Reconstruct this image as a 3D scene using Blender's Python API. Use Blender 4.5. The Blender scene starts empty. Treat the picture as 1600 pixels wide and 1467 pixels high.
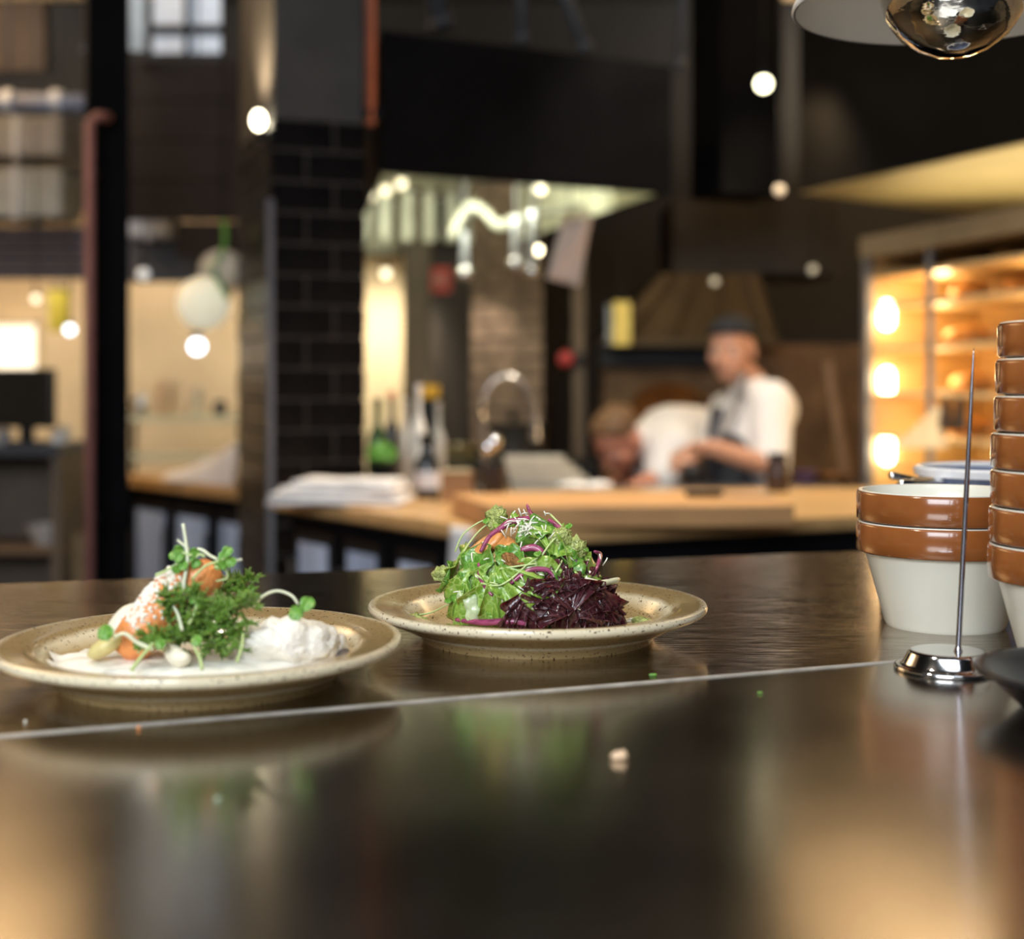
import bpy, bmesh, math, random
from mathutils import Vector, Matrix, noise
random.seed(7)
R = math.radians
PI = math.pi
sc = bpy.context.scene
C = sc.collection

# ------------------------------------------------------------------ camera, world, lights, exposure
F = 2200.0            # focal length in pixels of the 1600 wide frame
HZ = 600.0            # image row of the horizon
CZ = 1.27             # camera height
PZ = CZ - 0.207       # top of the pass counter
cam_d = bpy.data.cameras.new('camera')
cam = bpy.data.objects.new('camera', cam_d)
C.objects.link(cam)
cam.location = (0, 0, CZ)
cam.rotation_euler = (R(90), 0, 0)
cam_d.sensor_fit = 'HORIZONTAL'
cam_d.sensor_width = 36
cam_d.lens = 36 * F / 1600
cam_d.shift_y = -(733.5 - HZ) / 1600
cam_d.clip_start = 0.02
cam_d.clip_end = 60
cam_d.dof.use_dof = True
cam_d.dof.focus_distance = 1.13
cam_d.dof.aperture_fstop = 3.4
sc.camera = cam

w = bpy.data.worlds.new('room_air')
sc.world = w
w.use_nodes = True
w.node_tree.nodes['Background'].inputs[0].default_value = (0.55, 0.65, 0.85, 1)
w.node_tree.nodes['Background'].inputs[1].default_value = 0.07


def aim(o, tgt):
    d = Vector(tgt) - o.location
    o.rotation_euler = d.to_track_quat('-Z', 'Y').to_euler()


def area(name, loc, tgt, sx, sy, power, col):
    l = bpy.data.lights.new(name, 'AREA')
    l.shape = 'RECTANGLE'
    l.size = sx
    l.size_y = sy
    l.energy = power
    l.color = col
    o = bpy.data.objects.new(name, l)
    C.objects.link(o)
    o.location = loc
    aim(o, tgt)
    return o


def point(name, loc, power, col, r=0.04):
    l = bpy.data.lights.new(name, 'POINT')
    l.energy = power
    l.color = col
    l.shadow_soft_size = r
    o = bpy.data.objects.new(name, l)
    C.objects.link(o)
    o.location = loc
    return o


def spot(name, loc, tgt, power, col, ang=70, r=0.05, blend=0.6):
    l = bpy.data.lights.new(name, 'SPOT')
    l.energy = power
    l.color = col
    l.spot_size = R(ang)
    l.spot_blend = blend
    l.shadow_soft_size = r
    o = bpy.data.objects.new(name, l)
    C.objects.link(o)
    o.location = loc
    aim(o, tgt)
    return o


WARM = (1.0, 0.74, 0.45)
SOFT = (1.0, 0.88, 0.70)
DAY = (0.86, 0.93, 1.0)
# daylight from the dining-room windows behind the photographer
area('window_daylight', (-1.3, -2.6, 2.7), (0.1, 1.2, 1.05), 2.4, 1.5, 165, DAY)
# roof light above the guests' side of the pass
area('roof_light_daylight', (-0.1, -0.35, 3.4), (0.05, 0.75, 1.06), 2.2, 1.1, 34, DAY)
# lamps hanging over the pass, above the picture
spot('pass_lamp_light', (-0.35, 0.95, 2.35), (-0.1, 1.05, PZ), 26, SOFT, 75, 0.05)
spot('pass_lamp_light_two', (0.5, 1.35, 2.4), (0.2, 1.1, PZ), 20, SOFT, 75, 0.05)
# ceiling spots over the kitchen
spot('kitchen_spot_light', (0.4, 3.6, 2.9), (0.4, 3.6, 0.9), 230, SOFT, 95, 0.08)
spot('chef_spot_light', (0.5, 4.3, 2.9), (0.68, 4.95, 1.1), 46, SOFT, 75, 0.08)
# unseen uplights added to brighten the planks that the worktop reflects
area('added_wash_right', (2.5, 6.2, 2.75), (2.5, 6.3, 3.4), 1.2, 3.0, 200, (1.0, 0.85, 0.64))
area('added_wash_left', (-2.9, 5.4, 2.75), (-2.9, 5.5, 3.4), 1.2, 2.0, 170, (1.0, 0.85, 0.64))

vs = sc.view_settings
vs.view_transform = 'Standard'
vs.look = 'None'
vs.gamma = 1.0
vs.use_curve_mapping = False
vs.exposure = 0.0


# ------------------------------------------------------------------ helpers
def at(px, py, D):
    """the point at distance D ahead that the photo shows at pixel (px, py)"""
    return Vector(((px - 800) / F * D, D, CZ - (py - HZ) / F * D))


def xat(px, D):
    return (px - 800) / F * D


def zat(py, D):
    return CZ - (py - HZ) / F * D


MATS = {}


def M(name, col, rough=0.5, metal=0.0, var=0.12, scale=18.0, bump=0.0, bscale=60.0, spec=0.5, emit=0.0,
      ecol=None, trans=0.0, coat=0.0, sss=0.0, stretch=(1, 1, 1), rvar=0.0, ior=1.45, detail=3):
    if name in MATS:
        return MATS[name]
    m = bpy.data.materials.new(name)
    m.use_nodes = True
    nt = m.node_tree
    b = nt.nodes['Principled BSDF']
    tc = nt.nodes.new('ShaderNodeTexCoord')
    mp = nt.nodes.new('ShaderNodeMapping')
    mp.inputs['Scale'].default_value = stretch
    nt.links.new(tc.outputs['Object'], mp.inputs['Vector'])
    n = nt.nodes.new('ShaderNodeTexNoise')
    n.inputs['Scale'].default_value = scale
    n.inputs['Detail'].default_value = detail
    nt.links.new(mp.outputs[0], n.inputs['Vector'])
    r = nt.nodes.new('ShaderNodeValToRGB')
    r.color_ramp.elements[0].position = 0.3
    r.color_ramp.elements[1].position = 0.7
    r.color_ramp.elements[0].color = tuple(max(0, c * (1 - var)) for c in col) + (1,)
    r.color_ramp.elements[1].color = tuple(min(1, c * (1 + var)) for c in col) + (1,)
    nt.links.new(n.outputs['Fac'], r.inputs[0])
    nt.links.new(r.outputs[0], b.inputs['Base Color'])
    b.inputs['Roughness'].default_value = rough
    b.inputs['Metallic'].default_value = metal
    b.inputs['Specular IOR Level'].default_value = spec
    b.inputs['IOR'].default_value = ior
    if rvar:
        mr = nt.nodes.new('ShaderNodeMapRange')
        mr.inputs['To Min'].default_value = max(0.02, rough - rvar)
        mr.inputs['To Max'].default_value = rough + rvar
        nt.links.new(n.outputs['Fac'], mr.inputs['Value'])
        nt.links.new(mr.outputs[0], b.inputs['Roughness'])
    if bump:
        n2 = nt.nodes.new('ShaderNodeTexNoise')
        n2.inputs['Scale'].default_value = bscale
        n2.inputs['Detail'].default_value = 4
        nt.links.new(mp.outputs[0], n2.inputs['Vector'])
        bp = nt.nodes.new('ShaderNodeBump')
        bp.inputs['Strength'].default_value = bump
        bp.inputs['Distance'].default_value = 0.01
        nt.links.new(n2.outputs['Fac'], bp.inputs['Height'])
        nt.links.new(bp.outputs[0], b.inputs['Normal'])
    if emit:
        b.inputs['Emission Color'].default_value = tuple(ecol or col) + (1,)
        b.inputs['Emission Strength'].default_value = emit
    b.inputs['Transmission Weight'].default_value = trans
    b.inputs['Coat Weight'].default_value = coat
    b.inputs['Coat Roughness'].default_value = 0.06
    if sss:
        b.inputs['Subsurface Weight'].default_value = sss
        b.inputs['Subsurface Scale'].default_value = 0.01
        b.inputs['Subsurface Radius'].default_value = (0.6, 0.6, 0.4)
    MATS[name] = m
    return m


def origin(o):
    v = Vector((0, 0, 0))
    while o is not None:
        v += o.location
        o = o.parent
    return v


class MB:
    def __init__(s):
        s.v = []
        s.f = []

    def add(s, vs, fs):
        b = len(s.v)
        s.v.extend([Vector(x) for x in vs])
        s.f.extend([tuple(i + b for i in f) for f in fs])
        return s

    def box(s, c, size, rz=0.0, ry=0.0, rx=0.0):
        m = Matrix.Rotation(rz, 3, 'Z') @ Matrix.Rotation(ry, 3, 'Y') @ Matrix.Rotation(rx, 3, 'X')
        c = Vector(c)
        h = [d / 2 for d in size]
        vs = [c + m @ Vector((x * h[0], y * h[1], z * h[2])) for x in (-1, 1) for y in (-1, 1) for z in (-1, 1)]
        return s.add(vs, [(0, 1, 3, 2), (4, 6, 7, 5), (0, 4, 5, 1), (2, 3, 7, 6), (0, 2, 6, 4), (1, 5, 7, 3)])

    def prism(s, poly, z0, z1):
        n = len(poly)
        a = sum(poly[i][0] * poly[(i + 1) % n][1] - poly[(i + 1) % n][0] * poly[i][1] for i in range(n))
        if a < 0:
            poly = poly[::-1]
        vs = [(p[0], p[1], z0) for p in poly] + [(p[0], p[1], z1) for p in poly]
        fs = [tuple(range(n))[::-1], tuple(range(n, 2 * n))]
        fs += [(i, (i + 1) % n, n + (i + 1) % n, n + i) for i in range(n)]
        return s.add(vs, fs)

    def hexa(s, lo, hi):
        """four lower and four upper corners, same order"""
        vs = list(lo) + list(hi)
        return s.add(vs, [(3, 2, 1, 0), (4, 5, 6, 7), (0, 1, 5, 4), (1, 2, 6, 5), (2, 3, 7, 6), (3, 0, 4, 7)])

    def lathe(s, prof, seg=48, c=(0, 0, 0), closed=False):
        c = Vector(c)
        vs = []
        fs = []
        n = len(prof)
        for i in range(seg):
            a = 2 * PI * i / seg
            for r, z in prof:
                vs.append(c + Vector((max(r, 1e-5) * math.cos(a), max(r, 1e-5) * math.sin(a), z)))
        for i in range(seg):
            j = (i + 1) % seg
            for k in range(n - 1 if not closed else n):
                k2 = (k + 1) % n
                fs.append((i * n + k, j * n + k, j * n + k2, i * n + k2))
        return s.add(vs, fs)

    def tube(s, pts, rad, seg=8):
        pts = [Vector(p) for p in pts]
        n = len(pts)
        if not isinstance(rad, (list, tuple)):
            rad = [rad] * n
        vs = []
        fs = []
        up = Vector((0, 0, 1))
        t0 = (pts[1] - pts[0]).normalized()
        if abs(t0.dot(up)) > 0.9:
            up = Vector((1, 0, 0))
        x = t0.cross(up).normalized()
        for i, p in enumerate(pts):
            t = (pts[min(i + 1, n - 1)] - pts[max(i - 1, 0)]).normalized()
            x = (x - t * x.dot(t)).normalized()
            y = t.cross(x)
            for k in range(seg):
                a = 2 * PI * k / seg
                vs.append(p + (x * math.cos(a) + y * math.sin(a)) * rad[i])
        for i in range(n - 1):
            for k in range(seg):
                k2 = (k + 1) % seg
                fs.append((i * seg + k, i * seg + k2, (i + 1) * seg + k2, (i + 1) * seg + k))
        fs.append(tuple(range(seg))[::-1])
        fs.append(tuple(range((n - 1) * seg, n * seg)))
        return s.add(vs, fs)

    def ball(s, c, r, seg=16, rings=10, mat=None):
        c = Vector(c)
        if not isinstance(r, (list, tuple)):
            r = (r, r, r)
        vs = []
        fs = []
        for j in range(rings + 1):
            th = PI * j / rings
            for i in range(seg):
                a = 2 * PI * i / seg
                q = Vector((r[0] * math.sin(th) * math.cos(a), r[1] * math.sin(th) * math.sin(a), r[2] * math.cos(th)))
                vs.append(c + (mat @ q if mat else q))
        for j in range(rings):
            for i in range(seg):
                i2 = (i + 1) % seg
                fs.append((j * seg + i, (j + 1) * seg + i, (j + 1) * seg + i2, j * seg + i2))
        return s.add(vs, fs)

    def capsule(s, a, b, ra, rb, seg=12):
        a = Vector(a)
        b = Vector(b)
        d = b - a
        L = d.length
        if L < 1e-6:
            return s.ball(a, ra)
        q = d.to_track_quat('Z', 'Y').to_matrix()
        prof = []
        for k in range(5):
            t = PI / 2 * k / 4
            prof.append((ra * math.sin(t), -ra * math.cos(t)))
        for k in range(5):
            t = PI / 2 * k / 4
            prof.append((rb * math.cos(t), L + rb * math.sin(t)))
        n = len(prof)
        vs = []
        fs = []
        for i in range(seg):
            an = 2 * PI * i / seg
            for r, z in prof:
                vs.append(a + q @ Vector((max(r, 1e-5) * math.cos(an), max(r, 1e-5) * math.sin(an), z)))
        for i in range(seg):
            j = (i + 1) % seg
            for k in range(n - 1):
                fs.append((i * n + k, j * n + k, j * n + k + 1, i * n + k + 1))
        return s.add(vs, fs)

    def mesh(s, name, org=Vector((0, 0, 0)), smooth=True, weld=True):
        me = bpy.data.meshes.new(name)
        me.from_pydata([tuple(v - org) for v in s.v], [], s.f)
        if weld:
            bm = bmesh.new()
            bm.from_mesh(me)
            bmesh.ops.remove_doubles(bm, verts=bm.verts, dist=1e-5)
            bm.to_mesh(me)
            bm.free()
        if smooth:
            me.polygons.foreach_set('use_smooth', [True] * len(me.polygons))
        me.update()
        return me

    def build(s, name, mat, parent=None, smooth=True, bevel=0.0, org=None, weld=True, autosmooth=True):
        if parent is not None:
            og = origin(parent)
        else:
            og = Vector(org) if org is not None else Vector((0, 0, 0))
        me = s.mesh(name, og, smooth, weld)
        o = bpy.data.objects.new(name, me)
        C.objects.link(o)
        if parent is not None:
            o.parent = parent
        else:
            o.location = og
        me.materials.append(mat)
        if bevel:
            md = o.modifiers.new('edge', 'BEVEL')
            md.width = bevel
            md.segments = 2
            md.limit_method = 'ANGLE'
            md.angle_limit = R(40)
        if smooth and autosmooth:
            try:
                me.set_sharp_from_angle(angle=R(42))
            except Exception:
                pass
        return o


def tag(o, label, cat, group=None, kind=None):
    if label:
        o['label'] = label
    if cat:
        o['category'] = cat
    if group:
        o['group'] = group
    if kind:
        o['kind'] = kind
    return o


def thing(name, label, cat, loc=(0, 0, 0), group=None):
    o = bpy.data.objects.new(name, None)
    o.empty_display_size = 0.05
    C.objects.link(o)
    o.location = loc
    return tag(o, label, cat, group)


def struct(name, mb, mat, label=None, smooth=False, bevel=0.0, cat=None):
    o = mb.build(name, mat, smooth=smooth, bevel=bevel)
    o['kind'] = 'structure'
    if label:
        o['label'] = label
    if cat:
        o['category'] = cat
    return o


def child_copy(o, parent):
    c = o.copy()
    C.objects.link(c)
    c.parent = parent
    return c


def copy_tree(root, loc, label):
    r = root.copy()
    C.objects.link(r)
    r.location = loc
    r['label'] = label
    for ch in list(root.children):
        c = child_copy(ch, r)
        for g in list(ch.children):
            child_copy(g, c)
    return r


def bez(pts, n=12):
    """smooth curve through points"""
    pts = [Vector(p) for p in pts]
    if len(pts) == 2:
        return [pts[0].lerp(pts[1], i / n) for i in range(n + 1)]
    out = []
    P = [pts[0] * 2 - pts[1]] + pts + [pts[-1] * 2 - pts[-2]]
    per = max(2, n // (len(pts) - 1))
    for i in range(1, len(P) - 2):
        for k in range(per):
            t = k / per
            a, b, c, d = P[i - 1], P[i], P[i + 1], P[i + 2]
            out.append(0.5 * ((2 * b) + (c - a) * t + (2 * a - 5 * b + 4 * c - d) * t * t + (3 * b - a - 3 * c + d) * t ** 3))
    out.append(pts[-1])
    return out


# ------------------------------------------------------------------ materials
black_steel = M('black_steel', (0.009, 0.009, 0.010), 0.45, 0.0, 0.2, 6, spec=0.3)
black_paint = M('black_paint', (0.006, 0.006, 0.007), 0.7, 0.0, 0.2, 5, spec=0.04)
black_tile = M('black_tile', (0.006, 0.0048, 0.0045), 0.27, 0.0, 0.35, 9, spec=0.2)
grout = M('grout', (0.075, 0.06, 0.05), 0.85, 0, 0.2, 40)
dark_plaster = M('dark_plaster', (0.055, 0.052, 0.05), 0.75, 0, 0.15, 8)
dark_floor = M('dark_floor', (0.03, 0.026, 0.022), 0.5, 0, 0.25, 4)
dark_ceiling = M('dark_ceiling', (0.006, 0.006, 0.007), 0.9, 0, 0.2, 2)
timber_panel = M('timber_panel', (0.60, 0.45, 0.28), 0.55, 0, 0.2, 3, stretch=(1, 8, 1))
copper = M('copper', (0.42, 0.16, 0.11), 0.4, 0.55, 0.12, 10)
steel = M('brushed_steel', (0.55, 0.54, 0.52), 0.3, 1.0, 0.08, 40, rvar=0.06)
chrome = M('chrome', (0.78, 0.78, 0.8), 0.1, 1.0, 0.03, 20)
galvanised = M('galvanised', (0.36, 0.37, 0.39), 0.5, 0.35, 0.18, 6)
white_cloth = M('white_cloth', (0.82, 0.80, 0.80), 0.9, 0, 0.06, 20, bump=0.3, bscale=25)
cream_wall = M('cream_wall', (0.72, 0.60, 0.38), 0.8, 0, 0.1, 3)
tan_wall = M('tan_wall', (0.50, 0.39, 0.25), 0.8, 0, 0.15, 2)
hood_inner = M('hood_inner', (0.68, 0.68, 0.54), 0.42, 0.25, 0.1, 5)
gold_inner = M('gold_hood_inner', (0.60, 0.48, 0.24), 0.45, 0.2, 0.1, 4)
fridge_pane = M('fridge_pane', (0.36, 0.44, 0.58), 0.15, 0.0, 0.6, 3.0, stretch=(7, 7, 0.3), coat=0.5, emit=0.10, ecol=(0.55, 0.68, 1.0))  # blue-white reflection and a faint added glow put into the pane colour
dark_wood = M('dark_wood', (0.06, 0.035, 0.02), 0.6, 0, 0.3, 5, stretch=(1, 1, 6))
oak = M('oak', (0.60, 0.36, 0.15), 0.4, 0, 0.16, 5, stretch=(1, 7, 7), coat=0.25)
board_wood = M('board_wood', (0.58, 0.31, 0.125), 0.55, 0, 0.16, 6, stretch=(1, 8, 8))
skin = M('skin', (0.48, 0.25, 0.17), 0.55, 0, 0.1, 10, sss=0.1)


def worktop_mat(name, col, rough, scratch):
    m = M(name, col, rough, 1.0, 0.22, 7, rvar=0.03, stretch=(1, 1, 1))
    nt = m.node_tree
    b = nt.nodes['Principled BSDF']
    tc = nt.nodes['Texture Coordinate']
    prev = None
    for k, ang in enumerate((12, 48, 95, 140, -28)):
        mp = nt.nodes.new('ShaderNodeMapping')
        mp.inputs['Rotation'].default_value = (0, 0, R(ang))
        mp.inputs['Scale'].default_value = (14, 900, 1)
        nt.links.new(tc.outputs['Object'], mp.inputs['Vector'])
        n = nt.nodes.new('ShaderNodeTexNoise')
        n.inputs['Scale'].default_value = 1.0
        n.inputs['Detail'].default_value = 2
        nt.links.new(mp.outputs[0], n.inputs['Vector'])
        r = nt.nodes.new('ShaderNodeMapRange')
        r.inputs['From Min'].default_value = 0.62
        r.inputs['From Max'].default_value = 0.75
        nt.links.new(n.outputs['Fac'], r.inputs['Value'])
        if prev is None:
            prev = r.outputs[0]
        else:
            a = nt.nodes.new('ShaderNodeMath')
            a.operation = 'ADD'
            nt.links.new(prev, a.inputs[0])
            nt.links.new(r.outputs[0], a.inputs[1])
            prev = a.outputs[0]
    big = nt.nodes.new('ShaderNodeTexNoise')
    big.inputs['Scale'].default_value = 9
    nt.links.new(tc.outputs['Object'], big.inputs['Vector'])
    sc1 = nt.nodes.new('ShaderNodeMath')
    sc1.operation = 'MULTIPLY_ADD'
    sc1.inputs[1].default_value = 0.05
    nt.links.new(big.outputs['Fac'], sc1.inputs[0])
    sc2 = nt.nodes.new('ShaderNodeMath')
    sc2.operation = 'MULTIPLY'
    sc2.inputs[1].default_value = scratch
    nt.links.new(prev, sc2.inputs[0])
    nt.links.new(sc2.outputs[0], sc1.inputs[2])
    bp = nt.nodes.new('ShaderNodeBump')
    bp.inputs['Strength'].default_value = 0.35
    bp.inputs['Distance'].default_value = 0.002
    nt.links.new(sc1.outputs[0], bp.inputs['Height'])
    nt.links.new(bp.outputs[0], b.inputs['Normal'])
    return m


far_steel = worktop_mat('scratched_steel', (0.36, 0.31, 0.25), 0.13, 0.28)
near_steel = worktop_mat('smooth_dark_steel', (0.46, 0.43, 0.385), 0.18, 0.006)

# ------------------------------------------------------------------ the setting
struct('floor', MB().box((0, 4, -0.05), (10, 12, 0.1)), dark_floor)
struct('wall_back', MB().box((0, 8.3, 1.75), (10, 0.1, 3.5)), M('back_wall_paint', (0.007, 0.007, 0.008), 0.7, 0, 0.2, 3))
struct('wall_left', MB().box((-4.6, 4, 1.75), (0.1, 8.7, 3.5)), tan_wall)
struct('wall_right', MB().box((4.6, 4, 1.75), (0.1, 8.7, 3.5)), tan_wall)
struct('ceiling', MB().box((0, 4, 3.55), (10, 9.0, 0.1)), dark_ceiling)
# unseen timber planks added left and right for warm reflections in the worktop
k = 0
for x0, x1 in ((-4.4, -1.85), (1.3, 4.4)):
    root = thing('trim_1' if x0 < 0 else 'trim_2', None, None, ((x0 + x1) / 2, 5.4, 3.46))
    root['kind'] = 'structure'
    root['label'] = 'added timber planks overhead, reflected in the worktop'
    n = 9
    for i in range(n):
        wd = (x1 - x0) / n
        MB().box((x0 + wd * (i + 0.5), 5.4, 3.47), (wd - 0.012, 5.2, 0.03)).build('plank', timber_panel, root, smooth=False)

# rotated plan directions of the kitchen
U = Vector((0.935, 0.355, 0))
V = Vector((-0.355, 0.935, 0))

# ------------------------------------------------------------------ pass counter
Sa = Vector((-0.301, 0.828, 0))
Sb = Vector((0.287, 1.0517, 0))
sd = (Sb - Sa).normalized()
Ba = Vector((-0.531, 1.46, 0))
Bb = Vector((0.395, 1.738, 0))
bd = (Bb - Ba).normalized()


def along(p, d, t):
    q = p + d * t
    return (q.x, q.y)


g = Vector((sd.y, -sd.x, 0)) * 0.0006
rear_top = MB().prism([along(Sa - g, sd, -0.9), along(Sa - g, sd, 1.9), along(Bb, bd, 1.1), along(Ba, bd, -1.0)], PZ - 0.03, PZ)
o = rear_top.build('steel_worktop', far_steel, smooth=False, bevel=0.002)
tag(o, 'scratched brownish steel worktop carrying the two plates', 'worktop')
s0 = Sa + g - sd * 0.9
s1 = Sa + g + sd * 1.9
front_top = MB().prism([(s0.x, s0.y), (s1.x, s1.y), (s1.x + 0.2, -0.6), (s0.x - 0.2, -0.6)], PZ - 0.03, PZ - 0.0004)
o = front_top.build('steel_worktop', near_steel, smooth=False, bevel=0.0015)
tag(o, 'smooth dark steel worktop in front of the pale seam', 'worktop')
# the bright bead in the joint between the two sheets
j0 = Sa - sd * 0.9
j1 = Sa + sd * 1.9
MBj = MB().hexa([Vector((j0.x, j0.y, PZ - 0.012)) + q for q in ()] or [
    (j0.x - g.x * 2.6, j0.y - g.y * 2.6, PZ - 0.004), (j0.x + g.x * 2.6, j0.y + g.y * 2.6, PZ - 0.004),
    (j1.x + g.x * 2.6, j1.y + g.y * 2.6, PZ - 0.004), (j1.x - g.x * 2.6, j1.y - g.y * 2.6, PZ - 0.004)], [
    (j0.x - g.x * 2.6, j0.y - g.y * 2.6, PZ + 0.0007), (j0.x + g.x * 2.6, j0.y + g.y * 2.6, PZ + 0.0007),
    (j1.x + g.x * 2.6, j1.y + g.y * 2.6, PZ + 0.0007), (j1.x - g.x * 2.6, j1.y - g.y * 2.6, PZ + 0.0007)])
o = MBj.build('seam_strip', M('seam_sealant', (0.5, 0.46, 0.4), 0.4, 0.2, 0.2, 60), smooth=False)
tag(o, 'thin pale seam strip between the two steel worktops', 'strip')
cab = thing('pass_cabinet', 'black cabinet body under the steel pass worktops', 'cabinet', (0.2, 0.9, 0))
MB().prism([along(Sa, sd, -0.85), along(Sa, sd, 1.8), along(Bb - Vector((0, 0.06, 0)), bd, 1.0), along(Ba - Vector((0, 0.06, 0)), bd, -0.9)], 0, PZ - 0.031).build('body', black_paint, cab, smooth=False)
MB().prism([(s0.x, s0.y - 0.002), (s1.x, s1.y - 0.002), (s1.x + 0.15, -0.5), (s0.x - 0.15, -0.5)], 0, PZ - 0.031).build('front_body', black_paint, cab, smooth=False)


# ------------------------------------------------------------------ plates
def plate_mat(name, base, dark, edge):
    m = bpy.data.materials.new(name)
    m.use_nodes = True
    nt = m.node_tree
    b = nt.nodes['Principled BSDF']
    tc = nt.nodes.new('ShaderNodeTexCoord')
    sx = nt.nodes.new('ShaderNodeSeparateXYZ')
    nt.links.new(tc.outputs['Object'], sx.inputs[0])
    cx = nt.nodes.new('ShaderNodeCombineXYZ')
    nt.links.new(sx.outputs[0], cx.inputs[0])
    nt.links.new(sx.outputs[1], cx.inputs[1])
    ln = nt.nodes.new('ShaderNodeVectorMath')
    ln.operation = 'LENGTH'
    nt.links.new(cx.outputs[0], ln.inputs[0])
    n1 = nt.nodes.new('ShaderNodeTexNoise')
    n1.inputs['Scale'].default_value = 45
    nt.links.new(tc.outputs['Object'], n1.inputs['Vector'])
    jit = nt.nodes.new('ShaderNodeMath')
    jit.operation = 'MULTIPLY_ADD'
    jit.inputs[1].default_value = 0.004
    nt.links.new(n1.outputs['Fac'], jit.inputs[0])
    nt.links.new(ln.outputs['Value'], jit.inputs[2])
    mr = nt.nodes.new('ShaderNodeMapRange')
    mr.inputs['From Max'].default_value = 0.15
    nt.links.new(jit.outputs[0], mr.inputs['Value'])
    rp = nt.nodes.new('ShaderNodeValToRGB')
    e = rp.color_ramp.elements
    e[0].position = 0.0
    e[0].color = base + (1,)
    e[1].position = 0.69
    e[1].color = base + (1,)
    for p, c in ((0.735, edge), (0.765, dark), (0.90, dark), (0.945, edge), (0.97, edge)):
        q = rp.color_ramp.elements.new(p)
        q.color = c + (1,)
    nt.links.new(mr.outputs[0], rp.inputs[0])
    sp = nt.nodes.new('ShaderNodeTexNoise')
    sp.inputs['Scale'].default_value = 420
    sp.inputs['Detail'].default_value = 1
    nt.links.new(tc.outputs['Object'], sp.inputs['Vector'])
    sr = nt.nodes.new('ShaderNodeMapRange')
    sr.inputs['From Min'].default_value = 0.64
    sr.inputs['From Max'].default_value = 0.70
    nt.links.new(sp.outputs['Fac'], sr.inputs['Value'])
    mx = nt.nodes.new('ShaderNodeMixRGB')
    mx.inputs[2].default_value = (0.07, 0.03, 0.012, 1)
    nt.links.new(sr.outputs[0], mx.inputs[0])
    nt.links.new(rp.outputs[0], mx.inputs[1])
    nt.links.new(mx.outputs[0], b.inputs['Base Color'])
    b.inputs['Roughness'].default_value = 0.16
    b.inputs['Coat Weight'].default_value = 0.15
    b.inputs['Coat Roughness'].default_value = 0.05
    return m


stoneware = plate_mat('speckled_stoneware', (0.47, 0.335, 0.155), (0.34, 0.235, 0.105), (0.76, 0.67, 0.48))
PLATE = [(0.0, 0.004), (0.088, 0.004), (0.0915, 0.0), (0.0955, 0.0), (0.0985, 0.005), (0.112, 0.0115), (0.128, 0.0185), (0.1375, 0.0225),
         (0.1398, 0.0245), (0.1402, 0.0268), (0.1392, 0.0288), (0.1368, 0.0296), (0.1335, 0.0290), (0.120, 0.0272), (0.1125, 0.0258), (0.108, 0.0225),
         (0.102, 0.0150), (0.096, 0.0108), (0.086, 0.0088), (0.06, 0.0080), (0.0, 0.0080)]
PL = Vector((-0.2175, 0.987, PZ))
PR = Vector((0.0208, 1.152, PZ))
pl = MB().lathe(PLATE, 96).build('dinner_plate', stoneware)
pl.location = PL
tag(pl, 'speckled ochre stoneware plate holding the white fish and carrot', 'plate', 'stoneware plates on the pass')
pr = pl.copy()
C.objects.link(pr)
pr.location = PR
tag(pr, 'speckled ochre stoneware plate holding the mixed leaf salad', 'plate', 'stoneware plates on the pass')
pr.scale = (0.985, 0.985, 1)
WELL = PZ + 0.0083


# ------------------------------------------------------------------ food helpers
def frame_from(n, roll):
    n = n.normalized()
    up = Vector((0, 0, 1))
    if abs(n.dot(up)) > 0.97:
        up = Vector((0, 1, 0))
    x = up.cross(n).normalized()
    y = n.cross(x)
    c, s = math.cos(roll), math.sin(roll)
    xr = x * c + y * s
    yr = -x * s + y * c
    return Matrix(((xr.x, yr.x, n.x), (xr.y, yr.y, n.y), (xr.z, yr.z, n.z)))


def hit_ellipsoid(px, py, c, r):
    """where the sight line at a pixel meets an ellipsoid: point and normal (or the nearest grazing point)"""
    o = Vector((0, 0, CZ))
    d = (at(px, py, 1.0) - o).normalized()
    S = lambda v: Vector((v.x / r[0], v.y / r[1], v.z / r[2]))
    oo, dd = S(o - c), S(d)
    a, b, cc = dd.dot(dd), 2 * oo.dot(dd), oo.dot(oo) - 1
    disc = b * b - 4 * a * cc
    t = (-b - math.sqrt(disc)) / (2 * a) if disc > 0 else -b / (2 * a)
    p = o + d * t
    q = S(p - c)
    n = Vector((q.x / r[0], q.y / r[1], q.z / r[2])).normalized()
    return p, n


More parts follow.
